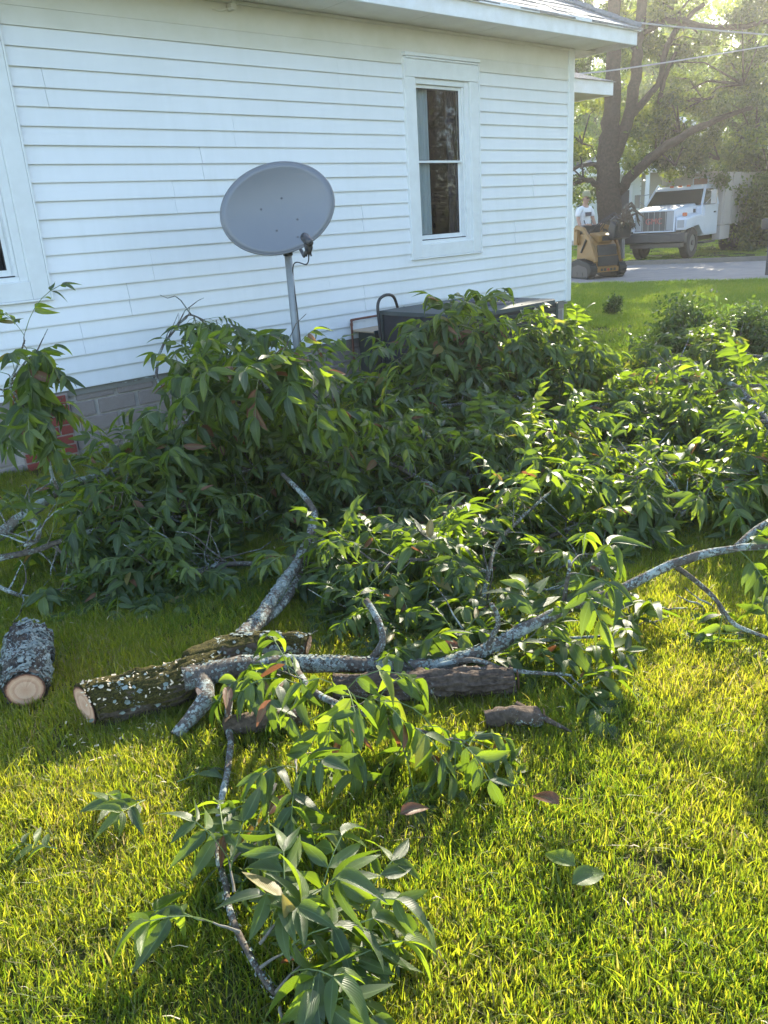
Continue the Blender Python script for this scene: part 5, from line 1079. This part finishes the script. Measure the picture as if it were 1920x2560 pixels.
# ================================================================== HOUSE ACROSS THE STREET
hb0 = atY(1600, 590, 40); HX = hb0.x; fh = empty('far_house', (HX, 40, 0), R(-4), 'white gabled house with a porch across the street behind the truck', 'house')
B().box(-3.1, 6.2, 0, 7, .2, 3.1).build('wall', M['hwall'], fh)
for i in range(14): B().box(-3.12, -.05, -.03, -.001, .25 + i * .2, .25 + i * .2 + .17).build('clapboard', M['hwall'], fh)
B().box(-3.3, 6.4, -.4, 7.2, 0, .19).build('foundation', M['mortar'], fh)
B().add([(-3.3, -.35, 3.15), (1.4, -.35, 5.0), (6.4, -.35, 3.15), (-3.3, 7, 3.15), (1.4, 7, 5.0), (6.4, 7, 3.15)], [(0, 2, 1), (3, 4, 5), (0, 3, 5, 2)]).build('gable', M['hwall'], fh)
for s_ in (-1, 1):
    x_ = -3.6 if s_ < 0 else 6.7; r_ = B(); r_.add([(x_, -.8, 3.0), (1.4, -.8, 5.05), (1.4, 7.4, 5.05), (x_, 7.4, 3.0), (x_, -.8, 3.14), (1.4, -.8, 5.19), (1.4, 7.4, 5.19), (x_, 7.4, 3.14)], [(0, 3, 2, 1), (4, 5, 6, 7), (0, 1, 5, 4), (3, 7, 6, 2), (0, 4, 7, 3)]); r_.build('roof', M['hroof'], fh)
    B().add([(x_, -.83, 2.92), (1.4, -.83, 4.97), (1.4, -.83, 5.2), (x_, -.83, 3.15), (x_, -.80, 2.92), (1.4, -.80, 4.97), (1.4, -.80, 5.2), (x_, -.8, 3.15)], [(0, 1, 2, 3), (4, 7, 6, 5), (0, 4, 5, 1), (3, 2, 6, 7)]).build('rake_board', M['trim'], fh)
B().box(-.1, 5.9, -.02, -.001, .25, 3.0).build('porch_wall', M['hporch'], fh)
B().box(-3.3, 6.3, -.9, -.36, 2.98, 3.14).build('porch_beam', M['trim'], fh)
for x in (-1.35, .05, 2.2, 4.2, 5.9): B().box(x - .08, x + .08, -.8, -.64, .19, 2.98).build('porch_post', M['trim'], fh)
dr = B().box(-1.15, -.45, -.06, -.001, .2, 2.5).build('door', M['trim'], fh); B().box(-1.0, -.6, -.08, -.061, 1.3, 2.3).build('door_glass', M['hdark'], dr)
wd_ = B().box(-2.05, -1.5, -.07, -.031, .9, 2.6).build('window', M['trim'], fh); B().box(-1.95, -1.62, -.09, -.071, 1.0, 2.5).build('window_pane', M['hdark'], wd_)
wd_ = B().box(2.7, 3.8, -.07, -.021, 1.0, 2.4).build('window', M['trim'], fh); B().box(2.8, 3.7, -.09, -.071, 1.1, 2.3).build('window_pane', M['hdark'], wd_)
sc2 = B()
for x in (.55, 1.15, 1.75):
    for s_ in (-1, 1): sc2.tube([(x + s_ * .05, -.72, .25), (x + s_ * .22, -.72, .8), (x + s_ * .08, -.72, 1.4), (x + s_ * .24, -.72, 2.0), (x, -.72, 2.4)], .03, 6)
sc2.build('scroll_railing', M['trim'], fh)
hb2 = atY(1470, 560, 44); fh2 = empty('far_garage', (hb2.x - .5, 44, 0), R(-4), 'low grey roofed white outbuilding left of the big tree trunk across the street', 'garage')
B().box(-1.5, 2.6, 0, 5, 0, 2.2).build('wall', M['hwall'], fh2); B().add([(-2, -.4, 2.2), (3.0, -.4, 2.2), (3.0, 5.4, 2.2), (-2, 5.4, 2.2), (-1.6, 2.5, 4.1), (2.6, 2.5, 4.1)], [(0, 1, 5, 4), (1, 2, 5), (2, 3, 4, 5), (3, 0, 4), (0, 3, 2, 1)]).build('roof', M['hroof'], fh2)
B().box(-2, 3.0, -.44, -.4, 2.05, 2.22).build('fascia', M['trim'], fh2); B().box(-.9, .9, -.05, -.001, 0, 1.9).build('garage_door', M['hdark'], fh2)

# ================================================================== TRUCK
t0 = atz(1641, 652, 0); tr = empty('white_truck', t0 + Vector((-.12, 0, 0)), R(137.8), 'white short nosed work truck with a boxy bed parked on the grass beyond the road', 'truck'); tr.scale = (.87, .87, .87)
def wheel(par, x, y, r_, wd2, nm='wheel'):
    s_ = 1 if x > 0 else -1; a_ = B(); n_ = 28
    prof = [(.55, 0), (.9, 0), (1, .15), (1, .85), (.9, 1), (.55, 1)]
    v, f = [], []
    for i in range(n_):
        an = 2 * math.pi * i / n_
        for q, t in prof: v.append((x - s_ * wd2 * (1 - t), y + math.cos(an) * r_ * q, r_ + math.sin(an) * r_ * q))
    m_ = len(prof)
    for i in range(n_):
        for k in range(m_): f.append((i * m_ + k, i * m_ + (k + 1) % m_, ((i + 1) % n_) * m_ + (k + 1) % m_, ((i + 1) % n_) * m_ + k))
    ty = a_.add(v, f).build(nm, M['black'], par, smooth=False)
    B().tube([(x - s_ * .03, y, r_), (x - s_ * .10, y, r_)], [r_ * .56, r_ * .4], 20).build('wheel_rim', M['rim'], ty)
    B().tube([(x - s_ * .1, y, r_), (x + s_ * .02, y, r_)], [r_ * .18, r_ * .15], 12).build('hub', M['tgrey'], ty)
    return ty
for x in (-1.0, 1.0): wheel(tr, x, -.95, .52, .3); wheel(tr, x * 1.05, -5.1, .48, .5)
# hood: lofted
def loft(sections):
    """sections: list of loops (same count) -> closed body"""
    v = [p for s_ in sections for p in s_]; n_ = len(sections[0]); f = [tuple(range(n_))[::-1], tuple(range((len(sections) - 1) * n_, len(sections) * n_))]
    for i in range(len(sections) - 1):
        for k in range(n_): f.append((i * n_ + k, i * n_ + (k + 1) % n_, (i + 1) * n_ + (k + 1) % n_, (i + 1) * n_ + k))
    return v, f
def sec(y, hw, z0, z1, ch=.08): return [(-hw, y, z0), (hw, y, z0), (hw, y, z1 - ch), (hw - ch * 1.3, y, z1), (-hw + ch * 1.3, y, z1), (-hw, y, z1 - ch)]
v, f = loft([sec(-.02, .72, .93, 1.65, .05), sec(-.25, .76, .93, 1.70), sec(-.9, .80, .93, 1.76), (sec(-1.55, .86, .93, 1.80))]); B().add(v, f).build('hood', M['tw'], tr, bevel=.02)
B().box(-.70, .70, .0, .03, .98, 1.60).build('grille', M['tdark'], tr)
gf = B(); 
for x in (-.71, .71): gf.box(x - .025, x + .025, .0, .05, .94, 1.65)
gf.box(-.684, .684, .0, .05, .94, .98).box(-.684, .684, 0, .05, 1.605, 1.65); gf.build('grille_surround', M['tw'], tr, bevel=.01)
for i in range(7): B().box(-.6 + i * .2 - .008, -.6 + i * .2 + .008, .03, .045, .985, 1.60).build('grille_bar', M['chrome'], tr)
for s_ in (-1, 1): B().box(s_ * .56 - .12, s_ * .56 + .12, .031, .036, 1.0, 1.59).build('grille_end', M['tlamp'], tr)
def letters(txt, size, parent, loc, rot, m, name, ext=.006):
    c = bpy.data.curves.new(name, 'FONT'); c.body = txt; c.size = size; c.extrude = ext; c.align_x = 'CENTER'; c.align_y = 'CENTER'; to = bpy.data.objects.new(name, c); COL.objects.link(to)
    dg = bpy.context.evaluated_depsgraph_get(); me = bpy.data.meshes.new_from_object(to.evaluated_get(dg)); bpy.data.objects.remove(to); o = bpy.data.objects.new(name, me); COL.objects.link(o); me.materials.clear(); me.materials.append(m); o.parent = parent; o.location = loc; o.rotation_euler = rot; return o
letters('GMC', .27, tr, (0, .056, 1.29), (math.pi / 2, 0, math.pi), M['red2'] if 'red2' in M else mat('faded_red_badge', (.35, .08, .08), .3), 'grille_letters')
for s_ in (-1, 1):
    v, f = loft([[(s_ * a_, y, z) for a_, z in q] for y, q in ((-.03, [(.74, .98), (1.08, .98), (1.10, 1.30), (1.02, 1.37), (.74, 1.38)]), (-.5, [(.78, 1.05), (1.14, 1.05), (1.17, 1.40), (1.08, 1.46), (.78, 1.47)]), (-1.0, [(.8, 1.1), (1.15, 1.1), (1.18, 1.42), (1.08, 1.48), (.8, 1.5)]), (-1.5, [(.8, .75), (1.15, .75), (1.17, 1.36), (1.08, 1.44), (.8, 1.46)]))])
    B().add(v, f).build('fender', M['tw'], tr, bevel=.02)
    B().box(s_ * .92 - .15, s_ * .92 + .15, -.032, .0, 1.03, 1.33).build('headlight_bezel', M['tw'], tr, bevel=.01)
    B().box(s_ * .92 - .12, s_ * .92 + .12, .0, .02, 1.06, 1.30).build('headlight', M['tlamp'], tr, bevel=.02)
    B().box(s_ * 1.0 - .07, s_ * 1.0 + .07, -.16, -.05, 1.42, 1.53).build('turn_signal', M['amber'], tr, bevel=.02)
v = B().prism([(.12, .60), (.14, .89), (-.1, .91), (-.1, .56)], -1.12, 1.12); bmp = v.build('bumper', M['tgrey'], tr, bevel=.02)
for x in (-.55, .2): B().box(x - .1, x + .1, .12, .15, .67, .80).build('bumper_slot', M['tdark'], bmp)
B().box(-.9, .9, -1.6, -.1, .42, .98).build('engine_bay', M['tdark'], tr)
B().box(-.42, -.3, -6.5, -.1, .5, .75).box(.3, .42, -6.5, -.1, .5, .75).build('chassis_rail', M['tdark'], tr)
B().tube([(-.95, -.95, .48), (.95, -.95, .48)], .06, 8).build('front_axle', M['tdark'], tr)
# cab
v, f = loft([[(-1.05, -1.5, .72), (1.05, -1.5, .72), (1.05, -1.5, 1.72), (-1.05, -1.5, 1.72)], [(-1.1, -2.9, .72), (1.1, -2.9, .72), (1.1, -2.9, 1.74), (-1.1, -2.9, 1.74)]]); B().add(v, f).build('cab_lower', M['tw'], tr, bevel=.03)
cabw = B(); # pillars and roof
def bar(a_, b_, r_, b): b.tube([a_, b_], r_, 6)
for s_ in (-1, 1):
    bar((s_ * 1.02, -1.5, 1.72), (s_ * .90, -2.02, 2.28), .045, cabw); bar((s_ * 1.08, -2.85, 1.72), (s_ * .93, -2.8, 2.28), .06, cabw)
cabw.build('cab_pillar', M['tw'], tr)
v, f = loft([[(-.86, -1.98, 2.26), (.86, -1.98, 2.26), (.82, -2.05, 2.34), (-.82, -2.05, 2.34)], [(-.98, -2.2, 2.26), (.98, -2.2, 2.26), (.86, -2.2, 2.40), (-.86, -2.2, 2.40)], [(-.98, -2.9, 2.26), (.98, -2.9, 2.26), (.88, -2.9, 2.40), (-.88, -2.9, 2.40)]]); B().add(v, f).build('cab_roof', M['tw'], tr, bevel=.02)
B().add([(-1.0, -1.49, 1.74), (1.0, -1.49, 1.74), (.88, -1.99, 2.26), (-.88, -1.99, 2.26), (-1.0, -1.51, 1.74), (1.0, -1.51, 1.74), (.88, -2.01, 2.26), (-.88, -2.01, 2.26)], [(0, 1, 2, 3), (4, 7, 6, 5), (0, 4, 5, 1), (1, 5, 6, 2), (2, 6, 7, 3), (3, 7, 4, 0)]).build('windscreen', M['tglass'], tr)
B().box(-1.0, 1.0, -2.84, -2.8, 1.74, 2.26).build('cab_back', M['tdark'], tr)
for s_ in (-1, 1):
    dd = B().add([(s_ * 1.085, -1.62, .8), (s_ * 1.115, -2.75, .8), (s_ * 1.115, -2.75, 1.72), (s_ * 1.085, -1.62, 1.72), (s_ * 1.04, -1.62, .8), (s_ * 1.04, -2.75, .8), (s_ * 1.04, -2.75, 1.72), (s_ * 1.04, -1.62, 1.72)], [(0, 1, 2, 3), (4, 7, 6, 5), (0, 4, 5, 1), (1, 5, 6, 2), (2, 6, 7, 3), (3, 7, 4, 0)]).build('door', M['tw'], tr)
    B().add([(s_ * 1.03, -1.66, 1.75), (s_ * 1.07, -2.74, 1.75), (s_ * .95, -2.74, 2.24), (s_ * .93, -2.1, 2.24), (s_ * 1.01, -1.66, 1.75), (s_ * 1.05, -2.74, 1.75), (s_ * .93, -2.74, 2.24), (s_ * .91, -2.1, 2.24)], [(0, 1, 2, 3), (4, 7, 6, 5), (0, 4, 5, 1), (1, 5, 6, 2), (2, 6, 7, 3), (3, 7, 4, 0)]).build('door_window', M['tglass'], dd)
    B().box(s_ * 1.12 - .015, s_ * 1.12 + .015, -2.6, -2.45, 1.45, 1.5).build('door_handle', M['tdark'], dd)
    mr_ = B(); mr_.tube([(s_ * 1.05, -1.7, 1.75), (s_ * 1.38, -1.62, 2.05)], .014, 6).tube([(s_ * 1.0, -2.0, 2.2), (s_ * 1.38, -1.62, 2.15)], .014, 6).box(s_ * 1.38 - .09, s_ * 1.38 + .09, -1.66, -1.58, 1.75, 2.2); mr_.build('mirror', M['chrome'], tr)
    B().box(s_ * .98 - .16, s_ * .98 + .16, -2.7, -1.6, .45, .52).build('step', M['tdark'], tr)
    B().box(s_ * 1.0 - .14, s_ * 1.0 + .14, -4.1, -3.1, .5, .98).build('tool_box', M['tb'], tr, bevel=.01)
for x in (-.3, 0, .3): B().box(x - .06, x + .06, -2.1, -2.02, 2.36, 2.42).build('roof_marker', M['amber'], tr, bevel=.01)
for i, x in enumerate((-.45, .0, .42)): B().box(x - .04, x + .04, -.42 - .1 * i, -.36 - .1 * i, 1.705 + .014 * i, 1.735 + .014 * i).build('hood_clip', M['chrome'], tr)
B().box(.70, .80, -1.30, -1.2, 1.62, 1.72).build('side_vent', M['tdark'], tr); B().box(-.885, -.8, -1.35, -1.25, 1.5, 1.62).build('side_vent', M['tdark'], tr)
wp_ = B().tube([(-.4, -1.50, 1.77), (.1, -1.55, 1.80)], .012, 5).tube([(.15, -1.50, 1.77), (.7, -1.56, 1.80)], .012, 5).build('wiper', M['tdark'], tr)
# body box
bx2 = B().box(-1.15, 1.15, -7.6, -3.15, 1.0, 2.78).build('body_box', M['tb'], tr, bevel=.03)
for i in range(6): B().box(-1.19, -1.151, -3.3 - i * .8, -3.2 - i * .8, 1.0, 2.76).build('box_rib', M['tb'], bx2)
B().box(-1.19, 1.19, -3.19, -3.12, 2.70, 2.82).build('box_top_rail', M['tb'], bx2, bevel=.01)
wn = B().box(-.62, -.02, -3.149, -3.12, 2.38, 2.68).build('box_window_frame', M['tw'], tr, bevel=.012); B().box(-.56, -.08, -3.119, -3.10, 2.43, 2.63).build('box_window', mat('rusty_mesh_window', (.22, .10, .07), .7), wn)
for x in (.82, -1.0): B().disc((x, -3.12, 2.62), (0, 1, 0), .05, 14, .03).build('marker_lamp', M['red'], tr)

# ================================================================== TRACK LOADER
l0 = atz(1492, 694, 0); lo = empty('track_loader', l0, R(196), 'yellow and black stand on track loader carrying a grapple on the road edge', 'loader'); lo.scale = (.87, .87, .87)
# local: +y is the front facing the camera
def track(x):
    pr_ = [(.55, .12), (.62, .22), (.58, .36), (.45, .43), (-.1, .52), (-.55, .40), (-.66, .24), (-.6, .1), (-.5, .0), (.42, .0)]
    t_ = B().prism(pr_, x - .11, x + .11, 'x').build('track', M['black'], lo, bevel=.02)
    inner = [(a_ * .72, .07 + (b - .02) * .62) for a_, b in pr_]; B().prism(inner, x - .115, x + .115, 'x').build('track_frame', M['tgrey'], t_)
    for y in (-.45, -.15, .15, .42): B().tube([(x - .125, y, .13), (x + .125, y, .13)], .065, 12).build('roller', M['tgrey'], t_)
    lg = B(); n_ = len(pr_)
    for i in range(n_):
        a_, b_ = pr_[i], pr_[(i + 1) % n_]; d = math.hypot(b_[0] - a_[0], b_[1] - a_[1]); k = max(1, int(d / .09))
        for j in range(k):
            t = (j + .5) / k; y, z = a_[0] + (b_[0] - a_[0]) * t, a_[1] + (b_[1] - a_[1]) * t; nx, nz_ = (b_[1] - a_[1]) / d, -(b_[0] - a_[0]) / d; nx, nz_ = (nx, nz_) if y * nx + (z - .2) * nz_ > 0 else (-nx, -nz_)
            lg.box(x - .1, x + .1, y + nx * .01 - .015, y + nx * .01 + .015, max(.0, z + nz_ * .01 - .015), max(.03, z + nz_ * .01 + .02))
    lg.build('track_lug', M['black'], t_)['kind'] = 'stuff'
for x in (-.46, .46): track(x)
B().prism([(.50, .22), (.50, .62), (.42, .88), (.1, 1.1), (-.35, 1.2), (-.55, 1.1), (-.55, .22)], -.33, .33, 'x').build('body', M['yellow'], lo, bevel=.02)
B().box(-.30, .30, .505, .56, .34, .60).build('front_panel', M['mblack'], lo, bevel=.01); B().prism([(.53, .62), (.50, .85), (.44, .9), (.44, .62)], -.29, .29, 'x').build('upper_panel', M['mblack'], lo, bevel=.01)
st = B().box(-.33, .33, .505, .57, .18, .31).build('front_bar', M['yellow'], lo, bevel=.008)
for i, x in enumerate((-.2, -.1, .1, .2)): B().box(x - .035, x + .035, .571, .577, .21, .28).build('bar_slot', M['mblack'], st)
B().tube([(0, .57, .245), (0, .585, .245)], .035, 12).build('bar_badge', M['red'], st)
hd = B().prism([(.42, .95), (.46, 1.15), (.1, 1.22), (-.1, 1.2), (-.1, .95)], -.20, .22, 'x').build('hood_cowl', M['yellow'], lo, bevel=.03); B().box(-.12, .14, .445, .475, 1.0, 1.12).build('cowl_opening', M['mblack'], hd, bevel=.01)
for s_ in (-1, 1):
    ar = B(); path_ = [(-.55, 1.3), (-.45, 1.38), (-.1, 1.32), (.25, 1.0), (.5, .62), (.58, .45)]
    for i in range(len(path_) - 1):
        (y0, z0), (y1, z1) = path_[i], path_[i + 1]; dy_, dz_ = y1 - y0, z1 - z0; d = math.hypot(dy_, dz_); ny, nz2 = -dz_ / d * .055, dy_ / d * .055; x = s_ * .40
        ar.add([(x - .035, y0 - ny, z0 - nz2), (x + .035, y0 - ny, z0 - nz2), (x + .035, y0 + ny, z0 + nz2), (x - .035, y0 + ny, z0 + nz2), (x - .035, y1 - ny, z1 - nz2), (x + .035, y1 - ny, z1 - nz2), (x + .035, y1 + ny, z1 + nz2), (x - .035, y1 + ny, z1 + nz2)], [(0, 3, 2, 1), (4, 5, 6, 7), (0, 1, 5, 4), (1, 2, 6, 5), (2, 3, 7, 6), (3, 0, 4, 7)])
    ar.build('lift_arm', M['yellow'], lo, bevel=.008)
    B().tube([(s_ * .34, -.3, .7), (s_ * .34, .05, 1.15)], .035, 8).tube([(s_ * .34, .05, 1.15), (s_ * .34, .2, 1.3)], .02, 8).build('cylinder', M['mblack'], lo)
    B().box(s_ * .36 - .05, s_ * .36 + .05, -.62, -.42, .9, 1.34).build('arm_tower', M['yellow'], lo, bevel=.01)
B().box(-.26, .26, -.6, -.3, 1.2, 1.42).build('control_console', M['mblack'], lo, bevel=.03)
for s_ in (-1, 1): B().tube([(s_ * .1, -.5, 1.4), (s_ * .12, -.56, 1.55)], .015, 6).build('control_lever', M['mblack'], lo)
gr = B()       # grapple, raised, at the right of the machine in the picture
gx = -.28
gr.prism([(.5, 1.0), (.75, 1.05), (.8, 1.4), (.55, 1.52), (.42, 1.3)], gx - .28, gx + .24, 'x'); gr.build('grapple_bucket', M['mblack'], lo, bevel=.03)
for x in (gx - .24, gx - .02, gx + .18):
    B().tube([(x, .5, 1.5), (x, .72, 1.6), (x, .88, 1.45), (x, .9, 1.25)], [.05, .045, .04, .015], 6).build('grapple_tine', M['mblack'], lo)
B().tube([(gx, .2, 1.3), (gx, .6, 1.62)], .035, 8).build('grapple_cylinder', M['tgrey'], lo)
hsb = B()
for k in range(4):
    p_, r_ = smooth_path([(.1 - k * .1, -.2, 1.25), (-.1 - k * .1, .1, 1.55 + .05 * k), (-.3 - k * .05, .4, 1.45), (-.45, .5, 1.3)], [.014] * 4, 6); hsb.tube(p_, r_, 6)
hsb.build('hydraulic_hose', M['cable'], lo)
B().tube([(-.42, .55, 1.15), (-.42, .62, .5)], [.07, .05], 8).build('arm_leg', M['tgrey'], lo)
B().box(-.42, .42, -.95, -.62, .16, .22).build('platform', M['tgrey'], lo, bevel=.01)
# carried brush
cbx = Branch(91); Gp = lo.matrix_basis @ Vector((-.45, .8, 1.45)) if False else Matrix.Translation(l0) @ Matrix.Rotation(R(196), 4, 'Z') @ Vector((-.30, .78, 1.26))
for k in range(12):
    d = Vector((cbx.r.uniform(-1, 1), cbx.r.uniform(-.6, .3), cbx.r.uniform(-.5, .6))); cbx.limb([Gp - d * .25, Gp + d * .1 + Vector((0, 0, .04 * k)), Gp + d * .4], [.03, .032, .012], 7, 4, .03)
cbx.clad([Gp + Vector((-.2, 0, .1)), Gp, Gp + Vector((.3, 0, .1))], 5, (.1, .25), .11, .8, .2, .8, .6)
cbx.build('brush_bundle', (Gp.x, Gp.y, Gp.z), 'bundle of dark cut sticks held in the grapple of the loader', 'branches', None, M['limb_brown'])

# ================================================================== OPERATOR
LM = Matrix.Translation(l0) @ Matrix.Rotation(R(196), 4, 'Z') @ Matrix.Scale(.87, 4)
pf = LM @ Vector((-.02, -.82, .22)); per = empty('person', pf, R(196 + 12), 'person in a white printed t-shirt and olive cap working the yellow loader', 'person')
def skin(name, verts, edges, rad, m, parent, sub=2):
    me = bpy.data.meshes.new(name); me.from_pydata(verts, edges, []); o = link(name, me, parent, m); md = o.modifiers.new('skin', 'SKIN'); md.use_smooth_shade = True
    for i, r_ in enumerate(rad): q = me.skin_vertices[0].data[i]; q.radius = (r_, r_) if not isinstance(r_, tuple) else r_
    me.skin_vertices[0].data[0].use_root = True
    s_ = o.modifiers.new('sub', 'SUBSURF'); s_.levels = 1; s_.render_levels = sub; return o
# body as one figure: pelvis, torso, neck, head, arms reaching for the levers, legs
bv = [(0, 0, .92), (0, .0, 1.10), (0, .03, 1.32), (0, .03, 1.44), (0, .05, 1.53), (0, .075, 1.62), (0, .08, 1.72),
      (.17, .03, 1.40), (.24, .06, 1.20), (.26, .18, 1.0), (.22, .34, 1.04), (.21, .41, 1.06),
      (-.17, .03, 1.40), (-.25, .05, 1.20), (-.27, .14, .98), (-.22, .30, 1.04), (-.2, .37, 1.06),
      (.10, .0, .86), (.12, .05, .48), (.12, .0, .08), (.13, .12, .04), (-.10, .0, .86), (-.12, .05, .48), (-.12, .0, .08), (-.13, .12, .04)]
be = [(0, 1), (1, 2), (2, 3), (3, 4), (4, 5), (5, 6), (3, 7), (7, 8), (8, 9), (9, 10), (10, 11), (3, 12), (12, 13), (13, 14), (14, 15), (15, 16), (0, 17), (17, 18), (18, 19), (19, 20), (0, 21), (21, 22), (22, 23), (23, 24)]
brd = [(.13, .10), (.13, .10), (.15, .11), (.10, .08), .052, (.078, .085), (.068, .075), .06, .048, .042, .03, .032, .06, .048, .042, .03, .032, .085, .062, .045, .04, .085, .062, .045, .04]
skin('body', bv, be, brd, M['skin'], per)
sv = [(0, 0, .90), (0, .0, 1.08), (0, .03, 1.30), (0, .03, 1.43), (.18, .03, 1.41), (.25, .055, 1.22), (-.18, .03, 1.41), (-.26, .045, 1.22)]
skin('tshirt', sv, [(0, 1), (1, 2), (2, 3), (3, 4), (4, 5), (3, 6), (6, 7)], [(.165, .125), (.16, .125), (.185, .13), (.10, .085), .078, .072, .078, .072], M['shirt'], per)
B().add([(-.09, .175, 1.25), (.09, .175, 1.25), (.10, .17, 1.34), (-.10, .17, 1.34), (-.09, .165, 1.25), (.09, .165, 1.25), (.10, .16, 1.34), (-.10, .16, 1.34)], [(0, 1, 2, 3), (4, 7, 6, 5), (0, 4, 5, 1), (1, 5, 6, 2), (2, 6, 7, 3), (3, 7, 4, 0)]).build('shirt_print', M['print'], per)
tv = [(0, 0, .92), (.10, .0, .84), (.12, .05, .48), (.12, .0, .10), (-.10, .0, .84), (-.12, .05, .48), (-.12, .0, .10)]
skin('trousers', tv, [(0, 1), (1, 2), (2, 3), (0, 4), (4, 5), (5, 6)], [(.15, .12), .105, .08, .07, .105, .08, .07], M['jeans'], per)
for s_ in (-1, 1): skin('boot', [(s_ * .12, -.03, .06), (s_ * .13, .16, .045)], [(0, 1)], [.06, .045], M['mblack'], per)
cpb = B(); 
for k, (z, r_) in enumerate(((0, 1), )): pass
pr0 = [(1.0, 0), (.98, .05), (.85, .10), (.5, .13), (.0, .14)]; v, f = [], []
for i in range(20):
    an = 2 * math.pi * i / 20
    for q, z in pr0: v.append((math.cos(an) * .098 * q, .08 + math.sin(an) * .11 * q, 1.71 + z))
for i in range(20):
    for k in range(4): f.append((i * 5 + k, ((i + 1) % 20) * 5 + k, ((i + 1) % 20) * 5 + k + 1, i * 5 + k + 1))
capo = B().add(v, f).build('cap', M['cap'], per, smooth=True)
B().add([(-.075, .15, 1.715), (.075, .15, 1.715), (.06, .27, 1.695), (-.06, .27, 1.695), (-.075, .15, 1.723), (.075, .15, 1.723), (.06, .27, 1.703), (-.06, .27, 1.703)], [(0, 3, 2, 1), (4, 5, 6, 7), (0, 1, 5, 4), (1, 2, 6, 5), (2, 3, 7, 6), (3, 0, 4, 7)]).build('cap_brim', M['cap'], capo)
fc_ = B(); fc_.tube([(0, .16, 1.655), (0, .185, 1.63), (0, .165, 1.615)], [.008, .016, .012], 6); fc_.build('nose', M['skin'], per, smooth=True)
sg = B().box(-.065, .065, .158, .172, 1.65, 1.68).build('sunglasses', M['mblack'], per, bevel=.008)
for s_ in (-1, 1):
    eb = B(); eb.tube([(s_ * .08, .07, 1.61), (s_ * .092, .065, 1.64), (s_ * .082, .06, 1.67)], [.012, .02, .012], 6); eb.build('ear', M['skin'], per, smooth=True)
    bx_, by_, bz_ = (.21, .41, 1.06) if s_ > 0 else (-.2, .37, 1.06)
    for k, (dx_, L_) in enumerate(((-.03, .05), (-.01, .06), (.01, .058), (.03, .045))): B().tube([(bx_ + dx_, by_ + .02, bz_), (bx_ + dx_, by_ + .02 + L_ * .7, bz_ - .01), (bx_ + dx_, by_ + .02 + L_ * .8, bz_ - .035)], [.0095, .009, .007], 5).build('finger', M['skin'], per, smooth=True)
    B().tube([(bx_ - s_ * .03, by_, bz_ + .01), (bx_ - s_ * .055, by_ + .04, bz_ + .005)], [.011, .008], 5).build('thumb', M['skin'], per, smooth=True)
# coworker silhouette space kept empty: the photograph shows only dark shade there

# ================================================================== POWER LINES, POST
def cable(name, pts, r_, label):
    P, Rr = smooth_path([atY(*p) for p in pts], [r_] * len(pts), 10); o0 = P[0]; o = B().tube(P, Rr, 6).build(name, M['line'], None); tag(o, label, 'power line'); return o
cable('power_line', [(1180, -10, 11.5), (1300, 12, 11.7), (1440, 34, 12), (1590, 56, 12.4), (1740, 72, 13), (1960, 90, 14)], .011, 'upper drooping service line passing just above the eave corner')
cable('power_line', [(1440, 185, 20), (1513, 178, 20), (1640, 160, 20.3), (1760, 141, 20.7), (1960, 108, 21.5)], .016, 'pale lower line crossing the big tree trunks')
pb0 = atz(1922, 688, 0); po = empty('post_box', pb0, R(20), 'dark post topped by a box beside the road, cut by the right edge', 'post')
B().box(-.06, .06, -.06, .06, 0, .95).build('post', M['tdark'], po, bevel=.01); B().box(-.12, .12, -.22, .24, .95, 1.18).build('box', M['mblack'], po, bevel=.03); B().box(-.10, -.02, -.235, -.221, 1.02, 1.12).build('latch', M['chrome'], po)

# ------------------------------------------------------------------ thin added volume, stands in for sun glare veiling the lens
hz = B().box(-140, 140, -40, 150, -1, 31).build('glare_veil', None, None); hz['kind'] = 'stuff'; hm = bpy.data.materials.new('glare_veil'); hm.use_nodes = True; n_ = hm.node_tree; n_.nodes.remove(n_.nodes['Principled BSDF'])
vp = n_.nodes.new('ShaderNodeVolumePrincipled'); vp.inputs['Density'].default_value = .0016; vp.inputs['Color'].default_value = (.93, .93, .94, 1); vp.inputs['Anisotropy'].default_value = .75
n_.links.new(vp.outputs[0], n_.nodes['Material Output'].inputs['Volume']); hz.data.materials.append(hm)
